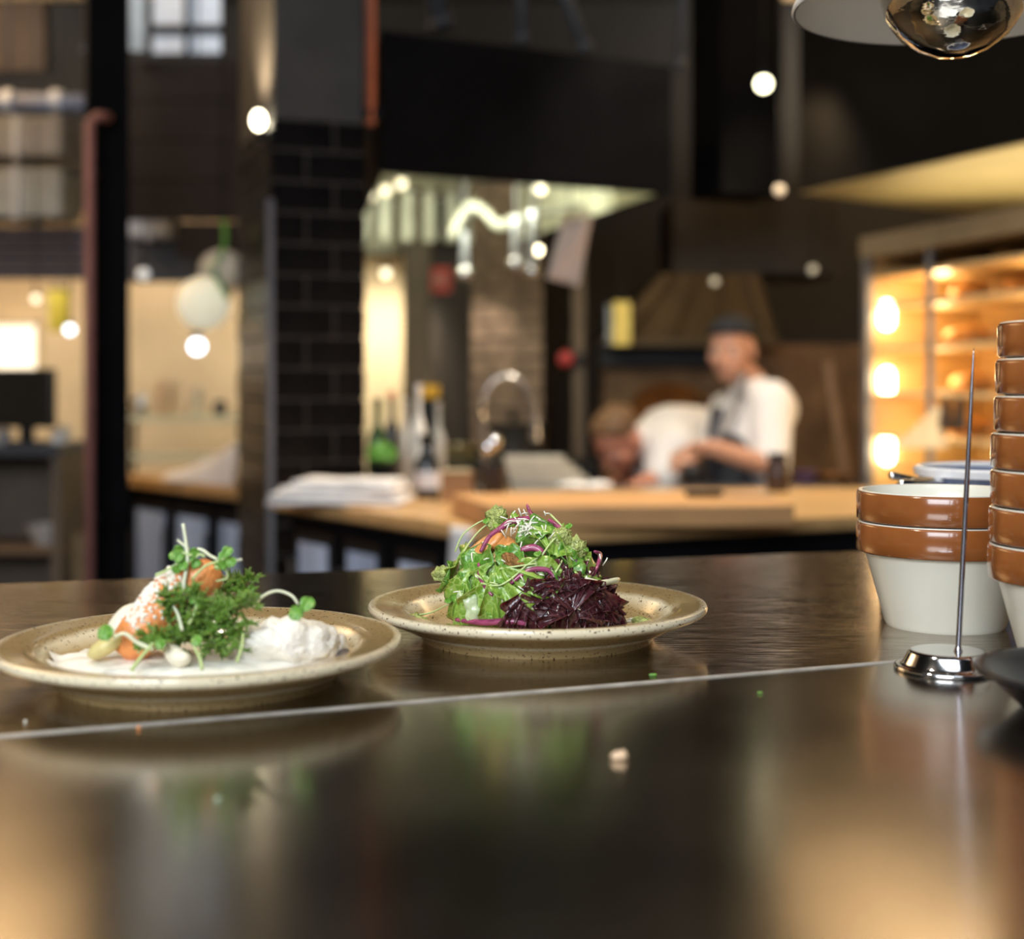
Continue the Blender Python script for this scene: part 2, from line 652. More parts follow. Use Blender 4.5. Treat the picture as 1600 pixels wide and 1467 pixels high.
def leaf_mesh(L, W, kind='round', ruffle=0.0, freq=6, curl=0.25, cup=0.2, nu=14, nv=8, seed=0, thick=0.0006, lobes=0):
    """a solid leaf lying in its own xy plane, length along y, base at the origin's lower end, centred"""
    rnd = random.Random(seed)
    ph = rnd.random() * 6
    top = []
    for i in range(nu + 1):
        u = i / nu
        if kind == 'round':
            wv = math.sin(PI * min(1, u ** 0.75)) ** 0.7 if 0 < u < 1 else 0.03
        elif kind == 'frill':
            wv = 0.35 + 0.65 * u ** 0.6
            if u > 0.85:
                wv *= 1 - 0.35 * ((u - 0.85) / 0.15) ** 2
        else:
            wv = 0.18 + 0.82 * math.sin(PI * u ** 1.3) ** 0.8 if 0 < u < 1 else 0.12
        if lobes:
            wv *= 1 - 0.42 * (0.5 + 0.5 * math.cos(lobes * 2 * PI * u))
        row = []
        for j in range(nv + 1):
            v = -1 + 2 * j / nv
            x = v * wv * W / 2
            y = (u - 0.5) * L
            z = cup * W * (v * v) * 0.5 + curl * L * (u - 0.4) ** 2 * -1.0
            e = abs(v) ** 1.5
            z += ruffle * W * e * math.sin(freq * 2 * PI * u + ph + (1.6 if v > 0 else 0)) * (0.4 + u * 0.6)
            if kind == 'frill':
                z += ruffle * W * max(0, u - 0.5) * 1.6 * math.sin(freq * 1.1 * PI * v + ph)
                y += 0.05 * L * math.sin(freq * 2.3 * v + ph) * u
            z += 0.06 * W * noise.noise(Vector((x * 60 + seed, y * 60, seed * 1.7)))
            # midrib groove
            z -= 0.03 * W * math.exp(-(v * 5) ** 2)
            row.append(Vector((x, y, z)))
        top.append(row)
    m = MB()
    n = nv + 1
    vs = [p for r in top for p in r]
    vs2 = [p - Vector((0, 0, thick)) for p in vs]
    fs = []
    N = len(vs)
    for i in range(nu):
        for j in range(nv):
            a = i * n + j
            fs.append((a, a + 1, a + n + 1, a + n))
            fs.append((N + a, N + a + n, N + a + n + 1, N + a + 1))
    rim = [j for j in range(nv)] + [i * n + nv for i in range(nu)] + [nu * n + nv - j for j in range(nv)] + [(nu - i) * n for i in range(nu)]
    for k in range(len(rim)):
        a, b = rim[k], rim[(k + 1) % len(rim)]
        fs.append((b, a, N + a, N + b))
    m.add(vs + vs2, fs)
    return m


def fan_leaf(L, spread, waves, amp, seed=0, na=120, nu=12, bend=0.5, thick=0.0006, jag=0.03):
    """a fan-shaped lettuce leaf with a ruffled outer margin, centred on its middle, tip along +y"""
    rnd = random.Random(seed)
    ph, ph2 = rnd.random() * 6, rnd.random() * 6
    rows = []
    for i in range(nu + 1):
        u = 0.12 + 0.88 * i / nu
        row = []
        for j in range(na + 1):
            t = -1 + 2 * j / na
            a = t * R(spread)
            k = PI * waves * t
            e = u ** 2.4
            rr = L * u * (1 - 0.22 * t * t + 0.07 * math.sin(3.3 * t + ph2) + jag * e * math.sin(k * 1.7 + ph))
            aa = a + e * 0.10 * math.sin(k + ph + 1.3)
            x = rr * math.sin(aa)
            y = rr * math.cos(aa) - L * 0.55
            z = amp * L * e * (math.sin(k + ph) + 0.35 * math.sin(k * 1.63 + ph2))
            z += -bend * L * (u - 0.35) ** 2 + 0.18 * L * t * t * u
            z += 0.05 * L * noise.noise(Vector((x * 70, y * 70, seed * 0.37)))
            z -= 0.035 * L * math.exp(-(t * 9) ** 2)
            row.append(Vector((x, y, z)))
        rows.append(row)
    n = na + 1
    vs = [p for r in rows for p in r]
    N = len(vs)
    fs = []
    for i in range(nu):
        for j in range(na):
            a = i * n + j
            fs += [(a, a + n, a + n + 1, a + 1), (N + a, N + a + 1, N + a + n + 1, N + a + n)]
    rim = [j for j in range(na)] + [i * n + na for i in range(nu)] + [nu * n + na - j for j in range(na)] + [(nu - i) * n for i in range(nu)]
    for k in range(len(rim)):
        a, b = rim[k], rim[(k + 1) % len(rim)]
        fs.append((a, b, N + b, N + a))
    return MB().add(vs + [p - Vector((0, 0, thick)) for p in vs], fs)


def put(mb, p, fr):
    m = MB()
    m.v = [p + fr @ v for v in mb.v]
    m.f = list(mb.f)
    return m


def leaf_mat(name, col, vein, rough=0.32, mottled=None):
    m = bpy.data.materials.new(name)
    m.use_nodes = True
    nt = m.node_tree
    b = nt.nodes['Principled BSDF']
    tc = nt.nodes.new('ShaderNodeTexCoord')
    v = nt.nodes.new('ShaderNodeTexVoronoi')
    v.feature = 'DISTANCE_TO_EDGE'
    v.inputs['Scale'].default_value = 190
    nt.links.new(tc.outputs['Object'], v.inputs['Vector'])
    rp = nt.nodes.new('ShaderNodeValToRGB')
    rp.color_ramp.elements[0].color = vein + (1,)
    rp.color_ramp.elements[1].position = 0.16
    rp.color_ramp.elements[1].color = col + (1,)
    nt.links.new(v.outputs['Distance'], rp.inputs[0])
    n = nt.nodes.new('ShaderNodeTexNoise')
    n.inputs['Scale'].default_value = 55
    nt.links.new(tc.outputs['Object'], n.inputs['Vector'])
    mr = nt.nodes.new('ShaderNodeMapRange')
    mr.inputs['From Min'].default_value = 0.35
    mr.inputs['From Max'].default_value = 0.7
    nt.links.new(n.outputs['Fac'], mr.inputs['Value'])
    mx = nt.nodes.new('ShaderNodeMixRGB')
    mx.inputs[2].default_value = (mottled or vein) + (1,)
    nt.links.new(mr.outputs[0], mx.inputs[0])
    nt.links.new(rp.outputs[0], mx.inputs[1])
    nt.links.new(mx.outputs[0], b.inputs['Base Color'])
    bp = nt.nodes.new('ShaderNodeBump')
    bp.inputs['Strength'].default_value = 0.35
    bp.inputs['Distance'].default_value = 0.002
    nt.links.new(v.outputs['Distance'], bp.inputs['Height'])
    nt.links.new(bp.outputs[0], b.inputs['Normal'])
    b.inputs['Roughness'].default_value = rough
    b.inputs['Transmission Weight'].default_value = 0.0
    b.inputs['Subsurface Weight'].default_value = 0.15
    b.inputs['Subsurface Scale'].default_value = 0.003
    b.inputs['Coat Weight'].default_value = 0.35
    b.inputs['Coat Roughness'].default_value = 0.12
    return m


lettuce_g = leaf_mat('lettuce_green', (0.14, 0.29, 0.022), (0.38, 0.52, 0.14), 0.28, (0.26, 0.42, 0.06))
lettuce_d = leaf_mat('salad_dark_green', (0.07, 0.21, 0.02), (0.22, 0.40, 0.08), 0.28, (0.11, 0.27, 0.035))
lettuce_r = leaf_mat('lollo_red', (0.034, 0.007, 0.012), (0.12, 0.035, 0.035), 0.2, (0.075, 0.018, 0.024))
herb_g = leaf_mat('herb_green', (0.09, 0.25, 0.02), (0.22, 0.42, 0.08), 0.4, (0.13, 0.33, 0.04))
dill_g = leaf_mat('dill_green', (0.07, 0.16, 0.012), (0.20, 0.34, 0.05), 0.4, (0.15, 0.29, 0.03))
stem_m = M('sprout_stem', (0.50, 0.62, 0.26), 0.35, 0, 0.15, 60, sss=0.2)
pale_stem = M('pale_stem', (0.75, 0.78, 0.55), 0.35, 0, 0.1, 60, sss=0.2)
onion_m = M('red_onion', (0.30, 0.055, 0.13), 0.22, 0, 0.45, 110, coat=0.5, sss=0.1, stretch=(1, 1, 3))
cheese_m = M('grated_cheese', (0.86, 0.83, 0.72), 0.5, 0, 0.05, 60)
pesto_m = M('pesto', (0.46, 0.52, 0.16), 0.35, 0, 0.35, 220, bump=0.8, bscale=300, coat=0.3)
squash_m = M('roast_squash', (0.60, 0.25, 0.07), 0.35, 0, 0.25, 60, bump=0.3, bscale=120, coat=0.3)
toast_m = M('toasted_crust', (0.36, 0.17, 0.05), 0.6, 0, 0.5, 110, bump=1.0, bscale=240)
carrot_m = M('roast_carrot', (0.85, 0.30, 0.09), 0.35, 0, 0.25, 90, bump=0.4, bscale=160, coat=0.3)
puree_m = M('white_puree', (0.88, 0.85, 0.76), 0.35, 0, 0.04, 40, bump=0.25, bscale=90, sss=0.2)
fish_m = M('white_fish', (0.86, 0.81, 0.72), 0.45, 0, 0.08, 90, bump=0.5, bscale=140, sss=0.25)
potato_m = M('potato', (0.66, 0.56, 0.24), 0.4, 0, 0.15, 60, coat=0.2)

SC = Vector((0.016, 1.150, WELL))
SR = (0.068, 0.060, 0.088)


# ------------------------------------------------------------------ salad on the second plate
def salad_leaf(px, py, L, W, roll, mat, name, label, tilt=0.0, push=0.0, n_add=(0, 0, 0), group=None, **kw):
    p, n = hit_ellipsoid(px, py, SC, SR)
    n = (n + Vector(n_add)).normalized()
    fr = frame_from(n, R(roll))
    if tilt:
        fr = fr @ Matrix.Rotation(R(tilt), 3, 'X')
    if kw.get('kind') == 'fan':
        m = put(fan_leaf(L, W, kw['waves'], kw['amp'], seed=int(px * 7 + py), bend=kw.get('bend', 0.5)), p + n * push, fr)
    else:
        m = put(leaf_mesh(L, W, seed=int(px * 7 + py), **kw), p + n * push, fr)
    zmin = min(v.z for v in m.v)
    floor = WELL + 0.0006
    for v in m.v:           # leaves bend where they meet the plate
        rr = math.hypot(v.x - PR.x, v.y - PR.y)
        fl = floor + (max(0, rr - 0.088)) * 0.75
        if v.z < fl:
            v.z = fl + 0.0004 * random.random()
    o = m.build(name, mat, org=p, autosmooth=False)
    tag(o, label, 'leaf', group)
    return o


# the heart of the heap, leaves folded behind the visible ones
core = MB().ball((SC.x + 0.003, SC.y + 0.012, SC.z + 0.028), (0.05, 0.042, 0.042), 28, 16)
for v in core.v:
    d = noise.noise(v * 60) * 0.010 + noise.noise(v * 150) * 0.004
    v += (v - SC).normalized() * d
    v.z = max(v.z, WELL + 0.0005)
o = core.build('salad_heart', lettuce_d, org=SC, autosmooth=False)
tag(o, 'crumpled dark green salad heart inside the leaf heap', 'salad leaf')

G1 = 'green salad leaves'
LG = [
    (722, 884, 0.040, 0.032, 150, lettuce_g, 'round', 'glossy green leaf standing up at the heap side facing the carrot plate'),
    (706, 903, 0.030, 0.028, 80, lettuce_d, 'round', 'small rounded green leaf lowest on the heap side by the carrot plate'),
    (752, 890, 0.044, 0.034, 200, lettuce_d, 'round', 'rounded dark green leaf below the orange squash wedge'),
    (742, 935, 0.050, 55, 190, lettuce_g, 'fan', 'pale frilly lettuce leaf hanging to the plate at the green side'),
    (715, 945, 0.042, 55, 150, lettuce_g, 'fan', 'frilly lettuce leaf at the foot of the heap beside the pesto dab'),
    (800, 930, 0.048, 50, 215, lettuce_g, 'fan', 'bright green lettuce leaf under the arched onion strip'),
    (778, 948, 0.044, 60, 185, lettuce_g, 'fan', 'bright lettuce leaf touching the plate beside the red lettuce'),
    (834, 834, 0.034, 0.026, 120, lettuce_d, 'round', 'shiny dark spinach leaf under the grated cheese near the top'),
    (868, 850, 0.034, 60, -30, lettuce_g, 'fan', 'light green leaf near the top on the side of the bowls'),
    (905, 876, 0.040, 60, -60, lettuce_g, 'fan', 'curly light green leaf above the red lettuce'),
    (878, 885, 0.040, 0.030, 15, lettuce_d, 'round', 'green leaf in the middle of the heap above the red lettuce'),
    (925, 890, 0.028, 60, -80, lettuce_g, 'fan', 'small curly green leaf at the outer edge by the looped onion'),
    (796, 872, 0.030, 0.022, 60, lettuce_d, 'round', 'narrow dark leaf tucked beside the orange squash wedge'),
    (836, 903, 0.046, 0.034, 75, lettuce_g, 'round', 'green leaf lying across the front of the heap'),
    (792, 822, 0.030, 0.022, 95, lettuce_g, 'round', 'small green leaf under the pesto at the top'),
    (730, 912, 0.036, 0.028, 20, lettuce_d, 'round', 'curled dark leaf between the low rounded leaf and the frilly lettuce'),
    (890, 862, 0.034, 0.024, -45, lettuce_d, 'round', 'dark narrow leaf behind the pesto smear'),
    (852, 828, 0.030, 55, 20, lettuce_g, 'fan', 'tiny frilled leaf right behind the top onion tip'),
    (770, 912, 0.034, 55, 170, lettuce_g, 'fan', 'small bright frill in the middle of the green side'),
]
for px, py, L, W, roll, mt, kd, lab in LG:
    if kd == 'fan':
        salad_leaf(px, py, L, W, roll, mt, 'salad_leaf', lab, kind='fan', waves=4.5, amp=0.10, push=0.004, group=G1)
    else:
        salad_leaf(px, py, L, W, roll, mt, 'salad_leaf', lab, kind=kd, ruffle=0.13, freq=2.5, curl=0.45, cup=0.3, push=0.003, group=G1)
RG = [
    (858, 912, 0.032, 75, 10, 'dark red lollo leaf directly under the arched onion strip'),
    (893, 905, 0.034, 75, -10, 'uppermost dark red lollo leaf below the curly green leaves'),
    (928, 922, 0.034, 75, -50, 'dark red lollo leaf under the pale lettuce rib'),
    (950, 948, 0.030, 75, -70, 'outermost dark red lollo leaf nearest the bowls'),
    (882, 945, 0.040, 80, 175, 'large dark red lollo leaf standing at the front of the heap'),
    (846, 950, 0.036, 75, 200, 'dark red lollo leaf next to the bright green lettuce'),
    (915, 955, 0.038, 80, 160, 'dark red lollo leaf resting on the plate at the front'),
    (940, 966, 0.030, 75, 130, 'low dark red lollo frill beside the scattered cheese'),
    (822, 966, 0.028, 75, 220, 'dark red lollo frill lying lowest under the green lettuce'),
    (905, 930, 0.036, 80, -30, 'dark red lollo leaf filling the middle of the red side'),
    (868, 930, 0.034, 80, 30, 'dark red lollo leaf tucked behind the large one'),
]
for k, (px, py, L, W, roll, lab) in enumerate(RG):
    salad_leaf(px, py, L, W, roll, lettuce_r, 'red_lettuce_leaf', lab, kind='fan', waves=10, amp=0.13, push=0.006, group='red lollo leaves', n_add=(0.05, -0.25, 0.1), bend=0.3)


def strip(pix, width, thick, mat, name, label, cat, push=0.004, group=None, n=18, ell=(SC, SR), flat=True):
    pts = []
    ns = []
    for px, py, *q in pix:
        p, nn = hit_ellipsoid(px, py, ell[0], ell[1])
        pts.append(p + nn * (q[0] if q else push))
        ns.append(nn)
    cv = bez(pts, n)
    m = MB().tube(cv, [width * (0.35 + 0.65 * math.sin(PI * min(1, max(0, (i + 0.7) / (len(cv) + 0.4)))) ** 0.5) for i in range(len(cv))], 8)
    for v in m.v:
        v.z = max(v.z, WELL + 0.0006)
    o = m.build(name, mat, org=pts[0], autosmooth=False)
    tag(o, label, cat, group)
    return o


ON = [
    ([(800, 915), (818, 900), (838, 893), (858, 897), (866, 914)], 0.0022, 'arched purple onion strip over the bright green lettuce'),
    ([(758, 868), (770, 848), (785, 835), (800, 822)], 0.0022, 'purple onion strip slanting across the squash wedge'),
    ([(783, 838), (800, 826), (822, 822), (838, 818)], 0.0030, 'shiny purple onion strip under the grated cheese on top'),
    ([(918, 905), (926, 885), (928, 872), (920, 868)], 0.0018, 'looped purple onion strip sticking out at the outer edge'),
    ([(855, 822), (872, 836), (888, 856)], 0.0022, 'purple onion strip running down from the top on the side of the bowls'),
    ([(755, 885), (757, 905), (768, 925), (775, 932)], 0.0018, 'purple onion strip hidden between the green leaves'),
    ([(722, 968), (760, 972), (800, 970), (822, 974)], 0.0028, 'purple onion strip lying on the plate under the green leaves'),
    ([(815, 865), (835, 862), (850, 872)], 0.0030, 'broad purple onion strip deep in the middle of the heap'),
    ([(824, 800), (829, 812), (838, 820)], 0.0016, 'dark onion tip poking up at the very top'),
]
for pix, wd, lab in ON:
    strip(pix, wd, wd, onion_m, 'onion_strip', lab, 'onion', 0.006, 'red onion strips')


def sprout(pix, ell, label, name='cress_sprout', r=0.0008, leaves=2, lsize=0.009, push=0.008, mat=None, lmat=None, group=None, floor=None, leaf_tilt=0):
    pts = []
    for px, py, *q in pix:
        p, nn = hit_ellipsoid(px, py, ell[0], ell[1])
        pts.append(p + nn * (q[0] if q else push))
    if floor is not None:
        for p in pts:
            p.z = max(p.z, floor + 0.001)
    t = thing(name, label, 'sprout', pts[0], group)
    cv = bez(pts, 14)
    MB().tube(cv, [r * (1.1 - 0.35 * i / len(cv)) for i in range(len(cv))], 6).build('stem', mat or stem_m, t, autosmooth=False)
    d = (cv[-1] - cv[-2]).normalized()
    for k in range(leaves):
        an = (k / max(1, leaves)) * 2 * PI + 0.4
        side = d.cross(Vector((0.3, -1, 0.4))).normalized()
        n = (Vector((0, -0.8, 0.6)) + side * (0.7 if k % 2 else -0.7)).normalized()
        fr = frame_from(n, an)
        lm = put(leaf_mesh(lsize, lsize * 0.8, 'round', 0.06, 2, 0.3, 0.2, 7, 6, seed=int(pix[0][0]) + k), cv[-1] + side * (0.6 if k % 2 else -0.6) * lsize * 0.6, fr)
        lm.build('leaf', lmat or herb_g, t, autosmooth=False)
    return t


SE = (SC, SR)
SP = [
    ([(724, 870), (735, 845), (758, 828), (775, 824)], 'long pale sprout arching at the heap side below the pesto'),
    ([(732, 880), (742, 862), (758, 842), (772, 830)], 'pale sprout running beside the squash wedge'),
    ([(760, 915), (785, 918), (806, 905), (822, 890), (842, 876)], 'long sprout crossing the front of the heap'),
    ([(786, 894), (812, 890), (838, 886)], 'short straight sprout above the arched onion strip'),
    ([(845, 875), (858, 856), (872, 844), (884, 838)], 'light sprout leaning up towards the bowls'),
    ([(856, 818), (870, 832), (886, 850), (900, 868)], 'thin sprout curving down from the top'),
    ([(752, 902), (768, 912), (784, 916)], 'thin sprout curling under the dark round leaf'),
    ([(862, 902), (868, 892), (873, 882)], 'tiny sprout hook beside the arched onion strip'),
    ([(668, 962), (690, 958), (714, 946)], 'sprout lying along the plate beside the pesto dab'),
]
for k, (pix, lab) in enumerate(SP):
    sprout(pix, SE, lab, leaves=(0 if k in (3, 7) else 1), lsize=0.008, group='sprouts in the salad', floor=WELL)
o = strip([(905, 908), (925, 915), (945, 912), (952, 910)], 0.0026, 0.002, pale_stem, 'lettuce_rib', 'pale green lettuce rib poking out over the red lettuce', 'lettuce rib', 0.008)


def blob(c, r, mat, name, label, cat, amp=0.25, fr=140, seg=20, rings=12, group=None, zmin=None, mat3=None, build=True):
    m = MB().ball(c, r, seg, rings, mat3)
    c = Vector(c)
    s = max(r) if isinstance(r, (tuple, list)) else r
    for v in m.v:
        d = noise.noise(v * fr) * amp + noise.noise(v * fr * 2.7) * amp * 0.5
        v += (v - c).normalized() * d * s
        if zmin is not None:
            v.z = max(v.z, zmin)
    if not build:
        return m
    o = m.build(name, mat, org=c, autosmooth=False)
    return tag(o, label, cat, group)


for px, py, r, lab in ((780, 815, (0.008, 0.007, 0.009), 'lumpy pesto dollop at the top of the salad'), (775, 828, (0.005, 0.005, 0.005), 'small pesto lump under the top dollop'),
                       (700, 901, (0.009, 0.007, 0.006), 'yellow green pesto dab on the low rounded leaf'), (872, 848, (0.010, 0.006, 0.008), 'creamy pesto smear below the top towards the bowls'),
                       (895, 862, (0.008, 0.005, 0.010), 'pesto smear running down the curly green leaves')):
    p, n = hit_ellipsoid(px, py, SC, SR)
    blob(p + n * 0.005, r, pesto_m, 'pesto_dollop', lab, 'pesto', 0.4, 260, group='pesto on the salad')
for px, py, r, lab in ((746, 952, (0.006, 0.0025, 0.010), 'creamy white dressing running down the frilly lettuce'), (730, 936, (0.003, 0.002, 0.006), 'thin dressing streak on the lettuce by the pesto'), (735, 882, (0.004, 0.002, 0.004), 'glossy dressing patch on the standing green leaf')):
    p, n = hit_ellipsoid(px, py, SC, SR)
    blob(p + n * 0.0065, r, M('creamy_dressing', (0.52, 0.62, 0.36), 0.25, 0, 0.1, 80, coat=0.4), 'dressing_smear', lab, 'dressing', 0.45, 200, zmin=WELL + 0.001)
p = at(648, 952, 1.135)
blob((p.x, p.y, WELL + 0.006), (0.011, 0.008, 0.006), pesto_m, 'pesto_dollop', 'pesto dab lying alone on the salad plate', 'pesto', 0.4, 260, group='pesto on the salad')
p = at(1002, 962, 1.15)
blob((p.x, p.y, WELL + 0.005), (0.008, 0.006, 0.003), pesto_m, 'pesto_dollop', 'thin pesto smear on the plate beside the scattered cheese', 'pesto', 0.4, 260, group='pesto on the salad')

p, n = hit_ellipsoid(752, 858, SC, SR)
fr = frame_from(n, R(-38))
o = put(MB().ball((0, 0, 0), (0.010, 0.023, 0.007), 20, 12), p - n * 0.001, fr).build('squash_wedge', squash_m, org=p, autosmooth=False)
tag(o, 'orange roasted squash wedge between the green leaves', 'squash')
p, n = hit_ellipsoid(806, 880, SC, SR)
blob(p - n * 0.003, (0.013, 0.010, 0.009), toast_m, 'toasted_crouton', 'brown toasted crouton in the middle of the salad', 'crouton', 0.3, 120)
p, n = hit_ellipsoid(790, 850, SC, SR)
o = put(MB().ball((0, 0, 0), (0.008, 0.014, 0.005), 20, 12), p - n * 0.003, frame_from(n, R(60))).build('squash_wedge', squash_m, org=p, autosmooth=False)
tag(o, 'small orange squash piece under the dark spinach leaf', 'squash')

ch = MB()
rnd = random.Random(3)
for k in range(95):
    if k < 55:
        px, py = rnd.gauss(822, 15), rnd.gauss(832, 9)
    else:
        px, py = rnd.uniform(705, 940), rnd.uniform(830, 960)
    p, n = hit_ellipsoid(px, py, SC, SR)
    p = p + n * rnd.uniform(0.004, 0.008)
    a = rnd.uniform(0, 2 * PI)
    d = Vector((math.cos(a), rnd.uniform(-0.3, 0.3), math.sin(a))).normalized() * rnd.uniform(0.003, 0.009)
    ch.tube([p - d / 2, p + d * 0.1 + n * 0.0007, p + d / 2], 0.00055, 5)
for k in range(40):
    px = rnd.gauss(985, 26)
    D = rnd.uniform(1.10, 1.18)
    p = Vector((xat(px, D), D, WELL + rnd.uniform(0.001, 0.006)))
    a = rnd.uniform(-0.5, 0.5)
    d = Vector((math.cos(a), math.sin(a), 0.1)) * rnd.uniform(0.006, 0.016)
    ch.tube([p - d / 2, p + d / 2], 0.0006, 5)
o = ch.build('grated_cheese', cheese_m, org=SC, autosmooth=False)
tag(o, 'fine white grated cheese scattered over the salad', 'cheese', kind='stuff')

# ------------------------------------------------------------------ fish, carrot and herbs on the first plate
pu = MB()
ctr = Vector((xat(300, 0.975), 0.972, WELL))
prof = [(1.0, 0.0), (1.0, 0.3), (0.95, 0.65), (0.85, 0.9), (0.6, 1.0), (0.3, 1.0), (0.0, 1.05)]
vs = []
fs = []
seg = 56
for i in range(seg):
    a = 2 * PI * i / seg
    q = Vector((math.cos(a), math.sin(a), 0))
    rr = 1 + 0.10 * noise.noise(q * 2.2) + 0.05 * noise.noise(q * 6)
    for r_, z_ in prof:
        v = ctr + Vector((q.x * 0.098 * rr * r_, q.y * 0.062 * rr * r_, 0.0125 * z_))
        v.z += 0.003 * noise.noise(v * 70) * (1 if z_ > 0.5 else 0)
        vs.append(v)
npf = len(prof)
for i in range(seg):
    j = (i + 1) % seg
    for kk in range(npf - 1):
        fs.append((i * npf + kk, j * npf + kk, j * npf + kk + 1, i * npf + kk + 1))
pu.add(vs, fs)
for v in pu.v:
    rr = math.hypot(v.x - PL.x, v.y - PL.y)
    v.z = max(v.z, WELL + 0.0004 + max(0, rr - 0.088) * 0.75)
o = pu.build('white_puree', puree_m, org=ctr, autosmooth=False)
tag(o, 'smooth white purée spread across the ochre plate', 'purée')
PT = WELL + 0.011

fc = at(448, 1000, 0.965)
fish = thing('fish_fillet', 'flaky white fish fillet resting on the purée', 'fish', (fc.x, fc.y, PT))
m = blob((fc.x, fc.y, PT + 0.009), (0.033, 0.022, 0.019), fish_m, '', '', '', 0.16, 55, 36, 20, zmin=PT - 0.004, build=False)
for v in m.v:
    v.z += 0.0016 * math.sin(v.x * 420 + v.z * 160) * 0.6
m.build('flesh', fish_m, fish, autosmooth=False)
for k, q in enumerate((Vector((fc.x - 0.030, fc.y + 0.004, PT + 0.004)), Vector((fc.x - 0.022, fc.y + 0.016, PT + 0.010)))):
    blob(q, (0.012, 0.012, 0.009), fish_m, '', '', '', 0.25, 120, 18, 12, build=False).build('flake', fish_m, fish, autosmooth=False)
for k in range(3):
    q = Vector((fc.x + 0.022 + 0.004 * k, fc.y - 0.004 + 0.008 * k, PT + 0.012 - 0.004 * k))
    blob(q, (0.010, 0.012, 0.013), fish_m, '', '', '', 0.25, 120, 18, 12, build=False).build('flake', fish_m, fish, autosmooth=False)
blob((fc.x + 0.036, fc.y + 0.004, PT + 0.001), (0.008, 0.008, 0.004), toast_m, '', '', '', 0.3, 150, 14, 10, build=False).build('skin', M('fish_skin', (0.07, 0.055, 0.05), 0.4, 0, 0.4, 90), fish, autosmooth=False)

# carrot piece leaning up
c0 = at(190, 1024, 0.952)
c1 = at(300, 905, 0.975)
cv = bez([c0, c0.lerp(c1, 0.35) + Vector((0.002, 0, 0.004)), c0.lerp(c1, 0.7) + Vector((0, 0, 0.004)), c1], 18)
rad = [0.007, 0.0115, 0.0140, 0.0152] + [0.0160] * (len(cv) - 7) + [0.013, 0.010, 0.004]
m = MB().tube(cv, rad[:len(cv)], 20)
for v in m.v:
    v += Vector((0, 0, 1)) * 0.0012 * noise.noise(v * 130)
ca = thing('carrot_piece', 'orange roasted carrot piece leaning up, dusted white', 'carrot', c0)
m.build('flesh', carrot_m, ca, autosmooth=False)
dm = MB()
rnd = random.Random(11)
for k in range(300):
    i = rnd.randrange(4, len(cv) - 3)
    ax = (cv[i + 1] - cv[i - 1]).normalized()
    f = Vector((-0.45, -0.75, 0.55)) + Vector((rnd.gauss(0, 0.4), rnd.gauss(0, 0.4), rnd.gauss(0, 0.4)))
    f = (f - ax * f.dot(ax)).normalized()
    p = cv[i].lerp(cv[i + 1], rnd.random()) + f * 0.0160
    dm.ball(p, (rnd.uniform(0.0007, 0.0018), 0.0008, rnd.uniform(0.0007, 0.002)), 6, 4)
q = dm.build('white_crumb_dusting', cheese_m, ca, autosmooth=False)
q['kind'] = 'stuff'
p = at(312, 905, 0.968)
blob(p, (0.015, 0.013, 0.014), carrot_m, 'carrot_chunk', 'round orange carrot chunk at the top under the cress', 'carrot', 0.1, 60)
# wedge of potato and pale root sliver
p = at(165, 1010, 0.945)
o = put(MB().ball((0, 0, 0), (0.014, 0.009, 0.006), 16, 10), p, Matrix.Rotation(R(-30), 3, 'Y')).build('potato_wedge', potato_m, org=p, autosmooth=False)
tag(o, 'yellow potato wedge at the foot of the carrot piece', 'potato')
a0, a1 = at(172, 1000, 0.966), at(226, 944, 0.978)
o = MB().tube(bez([a0, a0.lerp(a1, 0.5) + Vector((0, 0, 0.002)), a1], 8), [0.003, 0.007, 0.0085, 0.009, 0.009, 0.0085, 0.007, 0.005, 0.003][:9], 12).build('root_sliver', M('pale_root', (0.82, 0.76, 0.60), 0.35, 0, 0.08, 50), org=a0, autosmooth=False)
tag(o, 'pale root sliver behind the orange carrot piece', 'vegetable')
a0, a1 = at(262, 1010, 0.935), at(296, 1028, 0.925)
o = MB().tube(bez([a0, a0.lerp(a1, 0.5) + Vector((0, 0, -0.004)), a1], 8), [0.002, 0.005, 0.006, 0.0065, 0.0065, 0.006, 0.005, 0.004, 0.002], 10).build('root_sliver', M('pale_root', (0.82, 0.76, 0.60)), org=a0, autosmooth=False)
tag(o, 'curled pale root sliver in front of the dill', 'vegetable')

HC = Vector((xat(290, 0.965), 0.965, PT + 0.005))
HR = (0.040, 0.026, 0.030)
HE = (HC, HR)


